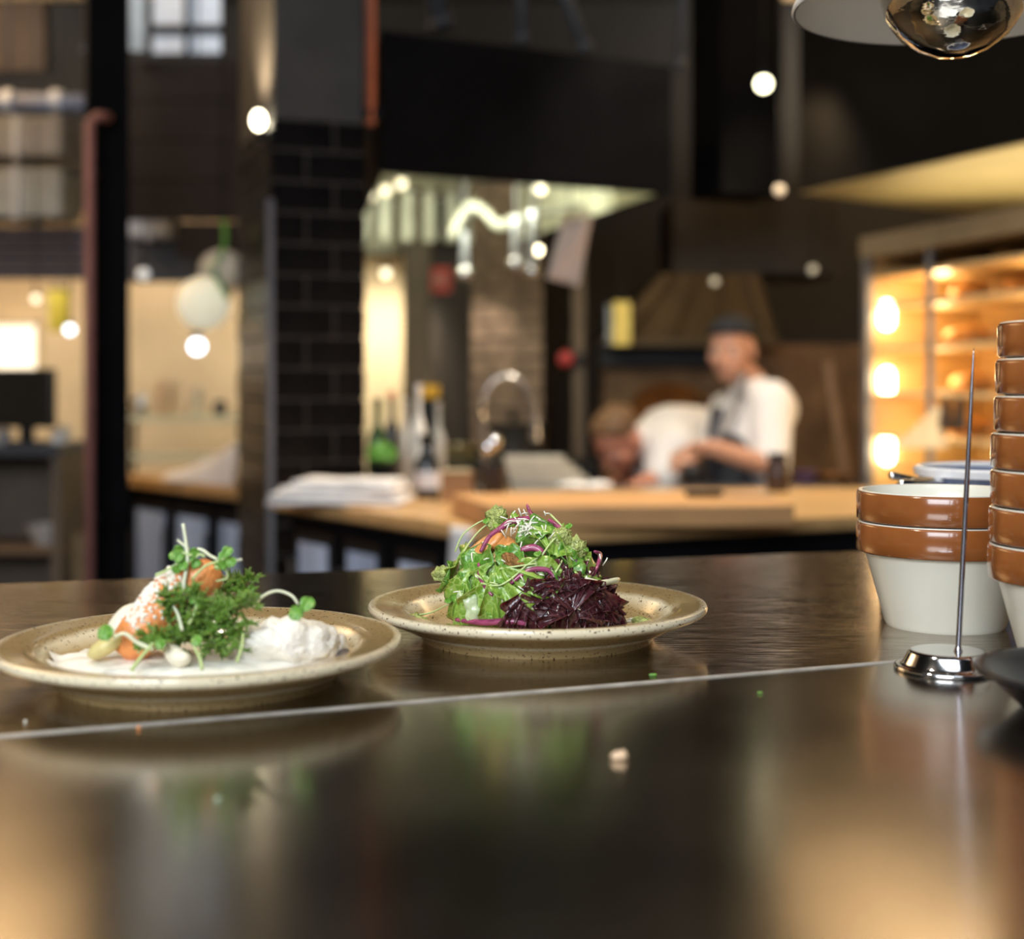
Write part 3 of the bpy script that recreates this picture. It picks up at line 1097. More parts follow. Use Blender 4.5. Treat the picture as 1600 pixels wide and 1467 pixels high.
def dill(px, py, ang, L, seed, label, D=0.95, spread=1.0):
    """a feathery herb sprig: stem with fine forked fronds"""
    rnd = random.Random(seed)
    if 50 <= ang <= 130:
        L *= 0.72
    base = at(px, py, D)
    base.z = max(base.z, PT + 0.003)
    d = Vector((math.cos(R(ang)), rnd.uniform(-0.5, 0.1), math.sin(R(ang)))).normalized()
    t = thing('dill_sprig', label, 'herb', base, 'dill sprigs in the herb tuft')
    tip = base + d * L
    cv = bez([base, base.lerp(tip, 0.5) + Vector((0, 0, 0.003)), tip], 10)
    for p in cv:
        p.z = max(p.z, PT + 0.001)
    MB().tube(cv, [0.0009 - 0.00004 * i for i in range(len(cv))], 5).build('stem', stem_m, t, autosmooth=False)
    m = MB()
    for i in range(1, len(cv)):
        for sgn in (-1, 1, 0.3):
            f = (d * 0.6 + Vector((rnd.uniform(-1, 1), rnd.uniform(-1, 0.3), rnd.uniform(-0.5, 1))).normalized() * spread).normalized() * rnd.uniform(0.004, 0.0095)
            e = cv[i] + f
            e.z = max(e.z, PT + 0.001)
            m.tube([cv[i], cv[i].lerp(e, 0.6) + Vector((0, 0, 0.0006)), e], [0.0007, 0.0012, 0.0004], 4)
            for q in range(2):
                e2 = e + Vector((rnd.uniform(-1, 1), rnd.uniform(-1, 0.4), rnd.uniform(-0.6, 1))).normalized() * 0.0035
                e2.z = max(e2.z, PT + 0.001)
                m.tube([cv[i].lerp(e, 0.6), e2], [0.0009, 0.0005], 4)
    fr = m.build('frond', dill_g, t, autosmooth=False, weld=False)
    return t


DL = [(250, 1000, 25, 0.030, 'dill sprig at the foot of the tuft near the carrot'), (280, 1010, 60, 0.034, 'dill sprig rising in the centre of the herb tuft'),
      (305, 1005, 20, 0.036, 'dill sprig spreading from the tuft towards the fish'), (330, 1000, 70, 0.034, 'upright dill sprig beside the fish fillet'),
      (300, 985, 110, 0.034, 'dill sprig leaning up against the carrot'), (340, 980, 40, 0.032, 'dill sprig above the fish side of the tuft'),
      (265, 980, 95, 0.030, 'dill sprig standing close against the carrot'), (310, 1022, 10, 0.028, 'lowest dill sprig lying on the purée'),
      (290, 1020, 150, 0.028, 'dill sprig lying towards the potato wedge'), (345, 1010, 160, 0.030, 'dill sprig bending back into the tuft'),
      (325, 960, 120, 0.026, 'dill sprig on the shoulder of the tuft'), (215, 1020, 30, 0.026, 'dill sprig at the bottom end of the carrot')]
for k, (px, py, an, L, lab) in enumerate(DL):
    dill(px, py, an, L, k + 20, lab, D=0.945 - 0.002 * (k % 4))
DX = [(300, 1000, 45, 0.032, 'thick dill sprig in the heart of the tuft'), (320, 985, 85, 0.030, 'dill sprig rising just behind the heart of the tuft'), (270, 1010, 40, 0.026, 'short dill sprig tucked under the cress stalk'),
      (350, 990, 100, 0.030, 'dill sprig leaning on the fish fillet'), (365, 1000, 120, 0.026, 'dill sprig crossing the edge of the fish'), (285, 965, 75, 0.026, 'dill sprig high against the carrot middle'), (335, 1020, 35, 0.024, 'small dill sprig at the front by the fish'), (355, 965, 30, 0.024, 'dill sprig pointing over the fish towards the arching sprout')]
for k, (px, py, an, L, lab) in enumerate(DX):
    dill(px, py, an, L, k + 90, lab, D=0.952 + 0.004 * (k % 3))
for k, (px, py, an, L, lab) in enumerate([(335, 930, 5, 0.028, 'dark dill sprig poking out behind the carrot'), (345, 918, 12, 0.024, 'upper dill sprig poking out behind the carrot'), (340, 945, -5, 0.024, 'lower dill sprig poking out behind the carrot')]):
    dill(px, py, an, L, k + 60, lab, D=0.985)


def free_sprout(pix, label, leaves=2, lsize=0.009, r=0.0009, mat=None, group='cress sprouts on the fish plate'):
    pts = [at(*q) for q in pix]
    t = thing('cress_sprout', label, 'sprout', pts[0], group)
    cv = bez(pts, 16)
    MB().tube(cv, [r * (1.0 - 0.3 * i / len(cv)) for i in range(len(cv))], 6).build('stem', mat or pale_stem, t, autosmooth=False)
    d = (cv[-1] - cv[-2]).normalized()
    for k in range(leaves):
        side = d.cross(Vector((0, 1, 0))).normalized() * (1 if k % 2 else -1)
        n = Vector((0.3 * (k - 0.5), -0.8, 0.5 - 0.3 * (k > 1))).normalized()
        lm = put(leaf_mesh(lsize, lsize * 0.85, 'round', 0.08, 2, 0.4, 0.25, 8, 6, seed=int(pix[0][0] * 3) + k), cv[-1] + side * lsize * 0.38 + d * lsize * (0.3 if k < 2 else -0.3), frame_from(n, k * 2.1 + 0.5))
        lm.build('leaf', herb_g, t, autosmooth=False)
    return t


free_sprout([(294, 985, 0.95), (287, 920, 0.952), (293, 880, 0.955), (291, 850, 0.957), (286, 818, 0.958)], 'tall pale sprout standing straight up over the carrot', 0, r=0.0016)
free_sprout([(295, 858, 0.958), (285, 850, 0.958), (277, 843, 0.958)], 'short pale sprout tip beside the tall one', 0, r=0.0011)
free_sprout([(285, 872, 0.96), (310, 858, 0.96), (328, 868, 0.96), (340, 874, 0.96)], 'white sprout arching over the top of the carrot', 2, 0.008, 0.0014)
free_sprout([(300, 905, 0.95), (320, 885, 0.95), (340, 877, 0.95), (352, 872, 0.95)], 'cress sprout with bright leaves at the top of the carrot on the fish side', 3, 0.009, 0.0010, stem_m)
free_sprout([(345, 880, 0.955), (362, 877, 0.955), (378, 874, 0.955)], 'short sprout stalk pointing at the salad plate', 0, 0.008, 0.0012)
free_sprout([(335, 885, 0.952), (352, 890, 0.952), (355, 903, 0.952), (338, 908, 0.952)], 'sprout looping down from the top cress', 0, 0.008, 0.0009, stem_m)
free_sprout([(300, 868, 0.955), (285, 864, 0.955), (280, 868, 0.955)], 'leafy cress at the very top of the carrot', 4, 0.008, 0.001, stem_m)
free_sprout([(320, 870, 0.957), (312, 866, 0.957), (305, 872, 0.957)], 'leafy cress draped behind the tall sprout', 3, 0.008, 0.001, stem_m)
free_sprout([(243, 899, 0.952), (262, 890, 0.952), (278, 880, 0.952)], 'cress sprout reaching over the white dusted carrot side', 3, 0.008, 0.0012, stem_m)
free_sprout([(395, 948, 0.955), (410, 932, 0.95), (432, 923, 0.945), (455, 930, 0.94), (466, 944, 0.938)], 'curved pale sprout arching above the fish with a drooping leaf', 2, 0.012, 0.0011)
free_sprout([(240, 1015, 0.925), (215, 1004, 0.925), (195, 990, 0.925), (178, 995, 0.925)], 'cress sprout with round leaf near the potato wedge', 1, 0.013, 0.0016)
free_sprout([(205, 1048, 0.91), (222, 1025, 0.915), (240, 1005, 0.92)], 'green sprout lying across the purée at the front', 1, 0.009, 0.0014, stem_m)
free_sprout([(316, 1046, 0.905), (312, 1028, 0.91), (303, 1010, 0.915)], 'grey green sprout hanging towards the plate rim', 1, 0.009, 0.0014, stem_m)
free_sprout([(285, 985, 0.93), (278, 960, 0.935), (270, 945, 0.94)], 'cress sprout in front of the carrot middle', 2, 0.007, 0.0012)
free_sprout([(295, 975, 0.93), (305, 955, 0.935), (307, 940, 0.94)], 'cress sprout above the herb tuft centre', 3, 0.007, 0.0012, stem_m)
free_sprout([(370, 1035, 0.915), (378, 1010, 0.92), (380, 990, 0.925)], 'thin brown green sprout standing against the fish', 0, 0.010, 0.0012, stem_m)
# ------------------------------------------------------------------ stacked stoneware bowls
bowl_cream = M('bowl_cream_glaze', (0.80, 0.78, 0.67), 0.3, 0, 0.04, 8, coat=0.25)
bowl_brown = M('bowl_brown_glaze', (0.26, 0.082, 0.020), 0.17, 0, 0.22, 20, coat=0.6, detail=5)
bowl0 = thing('stoneware_bowl', 'lower brown-banded cream bowl of the two-bowl stack behind the bill spike', 'bowl', (0.3715, 1.208, PZ), 'brown-banded stoneware bowls')
BODY = [(0.0, 0.004), (0.044, 0.004), (0.0455, 0.0), (0.0485, 0.0), (0.0505, 0.003), (0.0665, 0.062), (0.0690, 0.0655), (0.0690, 0.0855), (0.0725, 0.0884), (0.0722, 0.0895), (0.0695, 0.0893),
        (0.066, 0.083), (0.0645, 0.067), (0.047, 0.010), (0.042, 0.0075), (0.0, 0.0075)]
BAND = [(0.0685, 0.0640), (0.0720, 0.0634), (0.0740, 0.0650), (0.0742, 0.0760), (0.0741, 0.0862), (0.0732, 0.0884), (0.0718, 0.0888), (0.0685, 0.0850)]
MB().lathe(BODY, 72, bowl0.location).build('body', bowl_cream, bowl0)
MB().lathe(BAND, 72, bowl0.location, closed=True).build('glazed_band', bowl_brown, bowl0, autosmooth=False)


def lug(bowl, ang):
    b = origin(bowl)
    a = R(ang)
    d = Vector((math.cos(a), math.sin(a), 0))
    s = Vector((-d.y, d.x, 0))
    pts = [b + d * 0.0735 + s * t * 0.011 + d * (0.0042 * (1 - t * t)) + Vector((0, 0, 0.083 - 0.003 * (1 - t * t))) for t in (-1, -0.6, 0, 0.6, 1)]
    return MB().tube(bez(pts, 12), [0.001] + [0.0022] * 11 + [0.001], 8).build('thumb_lug', bowl_brown, bowl)


copy_tree(bowl0, (0.3718, 1.2085, PZ + 0.0268), 'upper brown-banded cream bowl of the two-bowl stack, open to the room')
names = ['bottom bowl of the tall stack, its cream side showing', 'second bowl from the bottom of the tall brown stack', 'third bowl from the bottom of the tall brown stack', 'middle bowl of the tall seven-bowl stack',
         'third bowl from the top of the tall brown stack', 'second bowl from the top of the tall brown stack', 'topmost bowl of the tall brown stack']
offs = [0.0, 0.0008, 0.0022, 0.0026, 0.0050, 0.0062, 0.0078]
tall = []
for k in range(7):
    tall.append(copy_tree(bowl0, (0.4255 + offs[k], 1.03, PZ + 0.0272 * k), names[k]))
lug(bowl0, -68)
lug(tall[5], -140)
lug(tall[4], -135)

# ------------------------------------------------------------------ bill spike
sp_c = Vector((xat(1481, 1.023), 1.023, PZ - 0.0004))
spike = thing('bill_spike', 'steel bill spike with domed foot standing before the bowls', 'bill spike', sp_c)
MB().lathe([(0.0, 0.002), (0.033, 0.001), (0.0368, 0.0), (0.0384, 0.0012), (0.0380, 0.0028), (0.0362, 0.0036), (0.0338, 0.0032), (0.0318, 0.0050), (0.0282, 0.0120), (0.0266, 0.0138), (0.0245, 0.0140), (0.010, 0.0132), (0.0, 0.0132)], 64, sp_c).build('foot', chrome, spike, autosmooth=False)
b0 = sp_c + Vector((0.0075, 0, 0.013))
tip = sp_c + Vector((0.0195, 0.002, 0.2335))
rod = MB().tube([b0.lerp(tip, t) for t in (0, 0.01, 0.02, 0.5, 0.85, 0.97, 1.0)], [0.0034, 0.0026, 0.0021, 0.0019, 0.0014, 0.0006, 0.0002], 12)
rod.build('needle', M('spike_steel', (0.42, 0.40, 0.44), 0.22, 1.0, 0.05, 30), spike, autosmooth=False)

# ------------------------------------------------------------------ small black dish
dc = Vector((0.3755, 0.888, PZ - 0.0004))
dish = thing('black_dish', 'round black dish at the counter edge beside the tall bowl stack', 'dish', dc)
dish_m = M('black_enamel', (0.018, 0.018, 0.02), 0.3, 0.2, 0.15, 20)
MB().lathe([(0, 0.0), (0.048, 0.0), (0.052, 0.002), (0.072, 0.0215), (0.0795, 0.0235), (0.081, 0.0255), (0.0795, 0.0275), (0.075, 0.0268), (0.068, 0.0235), (0.049, 0.0065), (0, 0.0055)], 72, dc).build('body', dish_m, dish, autosmooth=False)
MB().lathe([(0.022, 0.0056), (0.021, 0.011), (0.017, 0.0150), (0.010, 0.0165), (0, 0.0168)], 32, dc + Vector((-0.012, 0.0, 0))).build('knob', chrome, dish, autosmooth=False)

# ------------------------------------------------------------------ heat lamp above the pass
lc = at(1490, 12, 1.25)
lamp = thing('heat_lamp', 'pale grey heat lamp with mirrored bulb hanging over the bowls', 'lamp', lc)
grey_shade = M('lamp_shade_enamel', (0.82, 0.79, 0.75), 0.45, 0, 0.04, 10)
MB().lathe([(0.1395, 0.0), (0.1412, 0.002), (0.1405, 0.005), (0.132, 0.022), (0.105, 0.052), (0.062, 0.085), (0.045, 0.10), (0.042, 0.16), (0.030, 0.172), (0.0, 0.174),
            (0.0, 0.168), (0.028, 0.166), (0.038, 0.156), (0.041, 0.098), (0.059, 0.081), (0.101, 0.049), (0.128, 0.020), (0.1368, 0.004), (0.1378, 0.0005)], 80, lc, closed=False).build('shade', grey_shade, lamp, autosmooth=False)
bulb_m = M('mirrored_bulb_glass', (0.86, 0.80, 0.74), 0.05, 1.0, 0.25, 26, bump=0.22, bscale=16, stretch=(1, 1, 2.2))
MB().lathe([(0.0, -0.0445), (0.014, -0.0432), (0.030, -0.0370), (0.046, -0.0255), (0.058, -0.0100), (0.0635, 0.0080), (0.0620, 0.024), (0.052, 0.043), (0.036, 0.064), (0.026, 0.086), (0.022, 0.11), (0.0, 0.112)], 64, lc).build('bulb', bulb_m, lamp, autosmooth=False)
MB().lathe([(0.0, 0.10), (0.024, 0.10), (0.026, 0.105), (0.026, 0.160), (0.0, 0.162)], 32, lc).build('socket', black_paint, lamp)
MB().tube([lc + Vector((0, 0, 0.17)), Vector((lc.x, lc.y, 3.5))], 0.004, 8).build('cord', black_paint, lamp)

# ------------------------------------------------------------------ crumbs and specks on the worktop
def crumb(px, py, r, mat, name, label, cat):
    D = 0.207 * F / (py - HZ)
    zz = PZ
    p = Vector((xat(px, D), D, zz + r[2] * 0.6))
    return blob(p, r, mat, name, label, cat, 0.35, 400, 14, 10, zmin=zz)


crumb(968, 1186, (0.0048, 0.003, 0.0028), M('bread_crumb', (0.80, 0.55, 0.36), 0.7, 0, 0.3, 300), 'bread_crumb', 'pale bread crumb lying on the dark front worktop', 'crumb')
crumb(340, 1250, (0.0013, 0.0013, 0.0012), M('green_speck', (0.42, 0.55, 0.40), 0.3, 0, 0.1, 100), 'herb_fleck', 'round pale green fleck alone on the dark front worktop', 'crumb')
crumb(1020, 1056, (0.003, 0.001, 0.0012), herb_g, 'herb_fleck', 'green herb fleck lying on the seam below the salad plate', 'crumb')
crumb(1187, 1083, (0.0018, 0.0012, 0.0007), herb_g, 'herb_fleck', 'green herb fleck on the dark worktop near the bill spike', 'crumb')
crumb(217, 1139, (0.0014, 0.0011, 0.0012), carrot_m, 'carrot_crumb', 'tiny orange crumb at the seam in front of the carrot plate', 'crumb')
crumb(40, 1129, (0.0012, 0.0012, 0.0012), cheese_m, 'cheese_crumb', 'tiny white crumb behind the seam at the carrot plate', 'crumb')

# ------------------------------------------------------------------ enamel basin and spoons behind the bowls
ec = Vector((xat(1566, 1.47), 1.47, PZ))
bas = thing('enamel_basin', 'white enamel basin with blue-grey band standing behind the bowls', 'basin', ec)
MB().lathe([(0, 0), (0.062, 0), (0.066, 0.003), (0.082, 0.104), (0.087, 0.1165), (0.086, 0.119), (0.083, 0.1175), (0.079, 0.104), (0.063, 0.006), (0, 0.005)], 56, ec).build('body', M('enamel_blue_grey', (0.14, 0.17, 0.27), 0.25, 0, 0.1, 10, coat=0.3), bas)
MB().lathe([(0.0835, 0.1120), (0.0885, 0.1120), (0.0895, 0.1190), (0.086, 0.1215), (0.082, 0.1190)], 56, ec, closed=True).build('rim', M('enamel_white', (0.8, 0.8, 0.82), 0.2, 0, 0.03, 10), bas)
for k, (p0, p1, lab) in enumerate((((1390, 742, 1.42), (1470, 757, 1.44), 'steel spoon whose handle points out behind the open bowl'),
                                   ((1420, 752, 1.41), (1500, 748, 1.44), 'steel spoon lying flat behind the open bowl'),
                                   ((1405, 755, 1.40), (1490, 752, 1.43), 'lowest steel spoon behind the open bowl rim'))):
    a, b = at(*p0), at(*p1)
    t = thing('steel_spoon', lab, 'spoon', a, 'spoons behind the bowls')
    d = (b - a)
    MB().tube([a + d * q for q in (0, 0.05, 0.3, 0.8, 1.0)], [0.003, 0.0042, 0.0035, 0.0022, 0.002], 8).build('handle', chrome, t, autosmooth=False)
    MB().ball(b + d.normalized() * 0.02, (0.024, 0.013, 0.005), 14, 8).build('bowl', chrome, t, autosmooth=False)
# stacked dishes carrying the spoons
t = thing('dish_stack_base', 'dark steel container behind the open bowl, under the spoons', 'container', (xat(1440, 1.43), 1.43, PZ))
t.name = 'cutlery_tray'
cx = xat(1445, 1.43)
MB().box((cx, 1.43, PZ + 0.045), (0.075, 0.07, 0.09)).build('body', black_steel, t, smooth=False, bevel=0.004)
MB().box((cx, 1.43, PZ + 0.0925), (0.082, 0.076, 0.006)).build('rim', steel, t, smooth=False, bevel=0.002)

# ------------------------------------------------------------------ tiled pillar
PA = Vector((-0.716, 4.2, 0))
PW, PDp = 0.285, 0.584
PTOP = zat(181, 4.2)


def ploc(u, v):
    q = PA + U * u + V * v
    return (q.x, q.y)


pil = struct('pillar', MB().prism([ploc(0.004, 0.004), ploc(PW - 0.004, 0.004), ploc(PW - 0.004, PDp - 0.004), ploc(0.004, PDp - 0.004)], 0, PTOP), grout, 'kitchen pillar clad in glossy black brick tiles')
TH = 0.0935
TL = 0.19
JT = 0.009
rows = int(PTOP / TH) + 1
row0 = PTOP - rows * TH
cache = {}


def tile(u0, u1, v0, v1, z0, z1):
    key = (round(u1 - u0, 3), round(v1 - v0, 3), round(z1 - z0, 3))
    if key not in cache:
        a, b = U * (u1 - u0) / 2, V * (v1 - v0) / 2
        h = (z1 - z0) / 2
        m = MB().hexa([-a - b - Vector((0, 0, h)), a - b - Vector((0, 0, h)), a + b - Vector((0, 0, h)), -a + b - Vector((0, 0, h))],
                      [-a - b + Vector((0, 0, h)), a - b + Vector((0, 0, h)), a + b + Vector((0, 0, h)), -a + b + Vector((0, 0, h))])
        me = m.mesh('tile', smooth=False)
        me.materials.append(black_tile)
        cache[key] = me
    o = bpy.data.objects.new('tile', cache[key])
    C.objects.link(o)
    o.parent = pil
    c = ploc((u0 + u1) / 2, (v0 + v1) / 2)
    o.location = (c[0], c[1], (z0 + z1) / 2)
    o.rotation_euler = (R(random.uniform(-0.35, 0.35)), R(random.uniform(-0.3, 0.3)), R(random.uniform(-0.5, 0.5)))


for r_ in range(rows):
    z0 = row0 + r_ * TH
    z1 = z0 + TH - JT
    if z0 < 0.5:
        continue        # hidden behind the pass
    cut = TL / 2 + 0.008 if r_ % 2 else TL + 0.0
    tile(0, cut - JT / 2, -0.004, 0.008, z0, z1)
    tile(cut + JT / 2, PW, -0.004, 0.008, z0, z1)
    vs_ = [0.010, TL * (0.5 if r_ % 2 == 0 else 1.0), TL * (1.5 if r_ % 2 == 0 else 2.0), TL * (2.5 if r_ % 2 == 0 else 2.95), PDp]
    for a_, b_ in zip(vs_[:-1], vs_[1:]):
        if b_ - a_ > 0.03:
            tile(-0.004, 0.008, a_ + JT / 2, b_ - JT / 2, z0, z1)
upper = struct('pillar_upper_trim', MB().prism([ploc(0.006, 0.006), ploc(PW - 0.006, 0.006), ploc(PW - 0.006, PDp - 0.006), ploc(0.006, PDp - 0.006)], PTOP + 0.001, 3.5), dark_plaster, 'plain grey upper part of the tiled pillar')
upper.name = 'pillar'
# pale steel corner bead
q0 = ploc(-0.006, -0.006)
o = MB().tube([(q0[0], q0[1], 0.5), (q0[0], q0[1], PTOP - 0.25)], 0.011, 8).build('corner_bead', M('bead_steel', (0.16, 0.17, 0.21), 0.4, 0.3, 0.1, 8), pil)

# copper pipe on the pillar edge, and lamp on its side
q = ploc(PW + 0.012, -0.02)
pp = thing('copper_pipe', 'copper pipe running down to the top of the black tiles', 'pipe', (q[0], q[1], PTOP))
MB().tube([(q[0], q[1], PTOP - 0.01), (q[0], q[1], 3.49)], 0.017, 12).build('tube', copper, pp, autosmooth=False)
MB().box((q[0], q[1] + 0.01, PTOP + 0.02), (0.05, 0.05, 0.03), R(20.8)).build('bracket', black_steel, pp, smooth=False)
lq = ploc(-0.024, 0.085)
wl = thing('wall_lamp', 'small bright lamp glowing on the side of the tiled pillar', 'lamp', (lq[0], lq[1], PTOP - 0.02))
bulb_e = M('lamp_bulb_glow', (1.0, 0.93, 0.75), 0.4, emit=15, ecol=(1.0, 0.88, 0.62))
MB().ball((lq[0], lq[1], PTOP), (0.019, 0.019, 0.028), 16, 10).build('bulb', bulb_e, wl)
MB().box((lq[0] + 0.016, lq[1] + 0.006, PTOP - 0.05), (0.05, 0.04, 0.02), R(20.8)).build('bracket', black_steel, wl, smooth=False)
q2 = ploc(-0.10, 0.14)
spot('pillar_lamp_light', (q2[0], q2[1], PTOP + 0.03), (ploc(0.0, 0.12)[0], ploc(0.0, 0.12)[1], PTOP + 0.5), 26, WARM, 110, 0.03, 0.9)

# ------------------------------------------------------------------ dark post with copper pipe, left
pc = Vector((xat(160, 5.0), 5.0, 0))
po = struct('column', MB().box((pc.x, pc.y + 0.05, 1.75), (0.145, 0.145, 3.5), R(20.8)), black_paint, 'dark steel post beside the kitchen opening')
pq = at(140, 600, 4.84)
pp = thing('copper_pipe', 'long dull copper pipe running down the dark post', 'pipe', (pq.x, pq.y, 0))
MB().tube([(pq.x, pq.y, 0), (pq.x, pq.y, zat(190, 4.84)), (pq.x + 0.02, pq.y + 0.02, zat(180, 4.84)), (pq.x + 0.05, pq.y + 0.06, zat(178, 4.84))], 0.016, 12).build('tube', M('dull_copper', (0.40, 0.17, 0.15), 0.55, 0.0, 0.15, 8), pp, autosmooth=False)
for zz in (0.8, 1.4, 2.0):
    MB().box((pq.x, pq.y + 0.04, zz), (0.03, 0.06, 0.025)).build('bracket', black_steel, pp, smooth=False)

# ------------------------------------------------------------------ wooden island
IZ = 0.95
A_, B_, Cc, D_, E_ = (-0.02, 3.07), (-0.694, 4.02), (-0.43, 4.16), (1.12, 4.36), (1.28, 3.64)
isl = thing('island_counter', 'dark island unit with glass-doored fridges under the oak top', 'counter', (0.4, 3.7, 0))


def inset(poly, d):
    c = Vector((sum(p[0] for p in poly) / len(poly), sum(p[1] for p in poly) / len(poly)))
    return [tuple(Vector(p) + (c - Vector(p)).normalized() * d) for p in poly]


poly = [A_, E_, D_, Cc, B_]
ip = inset(poly, 0.07)
MB().prism(ip, 0.0, IZ - 0.046).build('body', black_paint, isl, smooth=False)
wt = MB().prism(poly, IZ - 0.036, IZ).build('wooden_worktop', oak, org=(0.4, 3.7, IZ), smooth=False, bevel=0.006)
tag(wt, 'warm oak worktop of the island with the long cutting board', 'worktop')
MB().prism(inset(poly, 0.03), IZ - 0.046, IZ - 0.0365).build('top_frame', black_steel, isl, smooth=False)


def fridge_face(parent, p0, p1, ts, z0, z1, out=0.012):
    p0, p1 = Vector((p0[0], p0[1], 0)), Vector((p1[0], p1[1], 0))
    d = (p1 - p0)
    n = Vector((d.y, -d.x, 0)).normalized()
    if n.y > 0:
        n = -n
    for a, b in ts:
        m0, m1 = p0 + d * a, p0 + d * b
        q = [m0 + n * 0.002, m1 + n * 0.002, m1 + n * out, m0 + n * out]
        door = MB().hexa([(v.x, v.y, z0) for v in q], [(v.x, v.y, z1) for v in q]).build('fridge_door', black_steel, parent, smooth=False)
        m0, m1 = p0 + d * (a + (b - a) * 0.12), p0 + d * (b - (b - a) * 0.12)
        q = [m0 + n * (out + 0.0005), m1 + n * (out + 0.0005), m1 + n * (out + 0.004), m0 + n * (out + 0.004)]
        MB().hexa([(v.x, v.y, z0 + 0.05) for v in q], [(v.x, v.y, z1 - 0.03) for v in q]).build('pane', fridge_pane, door, smooth=False)
        hq = p0 + d * (b - (b - a) * 0.06) + n * (out + 0.02)
        MB().tube([(hq.x, hq.y, z0 + 0.2), (hq.x, hq.y, z1 - 0.08)], 0.006, 8).build('handle', steel, door)


fridge_face(isl, ip[0], ip[4], ((0.52, 0.70), (0.76, 0.96)), 0.35, 0.86)
fridge_face(isl, ip[0], ip[4], ((0.06, 0.22), (0.28, 0.45)), 0.35, 0.86)

cb = MB().prism([(-0.05, 3.11), (0.635, 3.16), (0.62, 3.52), (-0.149, 3.48)], IZ + 0.001, IZ + 0.05).build('cutting_board', board_wood, org=(0.25, 3.3, IZ), smooth=False, bevel=0.004)
tag(cb, 'long thick wooden cutting board on the island worktop', 'cutting board')
kn = at(1120, 776, 3.36)
t = thing('kitchen_knife', 'dark kitchen knife lying on the long cutting board', 'knife', (kn.x, kn.y, IZ + 0.051))
MB().box((kn.x - 0.03, kn.y, IZ + 0.058), (0.09, 0.022, 0.014)).build('handle', black_paint, t, smooth=False, bevel=0.004)
MB().box((kn.x + 0.07, kn.y + 0.003, IZ + 0.054), (0.13, 0.032, 0.003)).build('blade', steel, t, smooth=False)

# folded white cloths on the island
t = thing('folded_cloth', 'stack of folded white cloths at the pillar end of the island', 'cloth', at(540, 770, 3.72))
base = Vector((xat(535, 3.78), 3.78, IZ))
for k, (w_, dpt, dx, rz) in enumerate(((0.36, 0.22, 0.0, -0.10), (0.34, 0.21, -0.006, -0.06), (0.31, 0.20, 0.012, -0.15), (0.27, 0.18, 0.02, -0.12))):
    m = MB()
    NX, NY = 14, 8
    for sz in (0, 1):
        pass
    vs, fs = [], []
    for i in range(NX + 1):
        for j in range(NY + 1):
            x = (i / NX - 0.5) * w_
            y = (j / NY - 0.5) * dpt
            zt = base.z + 0.003 + k * 0.016 + 0.014 + 0.004 * noise.noise(Vector((x * 14, y * 14, k)))
            c_, s_ = math.cos(rz), math.sin(rz)
            vs.append((base.x + dx + x * c_ - y * s_, base.y + x * s_ + y * c_, zt))
    N = len(vs)
    vs += [(v[0], v[1], v[2] - 0.013) for v in vs]
    for i in range(NX):
        for j in range(NY):
            a = i * (NY + 1) + j
            fs += [(a, a + NY + 1, a + NY + 2, a + 1), (N + a, N + a + 1, N + a + NY + 2, N + a + NY + 1)]
    rim = [i * (NY + 1) for i in range(NX)] + [NX * (NY + 1) + j for j in range(NY)] + [(NX - i) * (NY + 1) + NY for i in range(NX)] + [NY - j for j in range(NY)]
    for q in range(len(rim)):
        a, b = rim[q], rim[(q + 1) % len(rim)]
        fs.append((a, N + a, N + b, b))
    m.add(vs, fs)
    m.build('fold', white_cloth, t, autosmooth=False)

# white towel over the island edge
ep = Vector(A_).lerp(Vector(B_), 0.13)
tow = MB()
d2 = (Vector(B_) - Vector(A_)).normalized()
n2 = Vector((-abs(d2.y), -abs(d2.x)))
vs, fs = [], []
for i in range(9):
    t_ = (i / 8 - 0.5) * 0.085
    for j in range(12):
        zz = IZ - 0.004 - j * 0.030
        off = 0.010 + 0.006 * math.sin(i * 1.6 + j * 0.2) + 0.002 * j
        sq = 1 - 0.25 * math.sin(PI * j / 14)
        vs.append((ep.x + d2.x * t_ * sq + n2.x * off, ep.y + d2.y * t_ * sq + n2.y * off, zz))
N = len(vs)
vs += [(v[0] - n2.x * 0.004, v[1] - n2.y * 0.004, v[2]) for v in vs]
for i in range(8):
    for j in range(11):
        a = i * 12 + j
        fs += [(a, a + 12, a + 13, a + 1), (N + a, N + a + 1, N + a + 13, N + a + 12)]
for j in range(11):
    fs += [(j, j + 1, N + j + 1, N + j), (96 + j, N + 96 + j, N + 97 + j, 97 + j)]
for i in range(8):
    a = i * 12
    fs += [(a, N + a, N + a + 12, a + 12), (a + 11, a + 23, N + a + 23, N + a + 11)]
tow.add(vs, fs)
o = tow.build('hanging_towel', white_cloth, org=(ep.x, ep.y, IZ), autosmooth=False)
tag(o, 'white towel hanging over the island edge behind the salad', 'towel')


# jars, boxes, bottles on the island
def bottle(px, D, h, r, mat, name, label, cat='bottle', neck=0.35, cap=None, z=IZ, lab=None, group=None):
    b = Vector((xat(px, D), D, z))
    t = thing(name, label, cat, b, group)
    prof = [(0, 0), (r * 0.92, 0), (r, 0.006), (r, h * 0.58), (r * 0.86, h * 0.66), (r * neck, h * 0.78), (r * neck, h * 0.96), (r * neck * 1.1, h * 0.97), (r * neck * 1.1, h), (0, h)]
    MB().lathe(prof, 24, b).build('body', mat, t)
    if cap:
        MB().lathe([(0, h), (r * neck * 1.2, h), (r * neck * 1.2, h + 0.018), (0, h + 0.02)], 20, b).build('cap', cap, t)
    if lab:
        MB().lathe([(r + 0.0006, h * 0.18), (r + 0.0012, h * 0.18), (r + 0.0012, h * 0.48), (r + 0.0006, h * 0.48)], 24, b, closed=True).build('paper_label', lab, t)
    return t


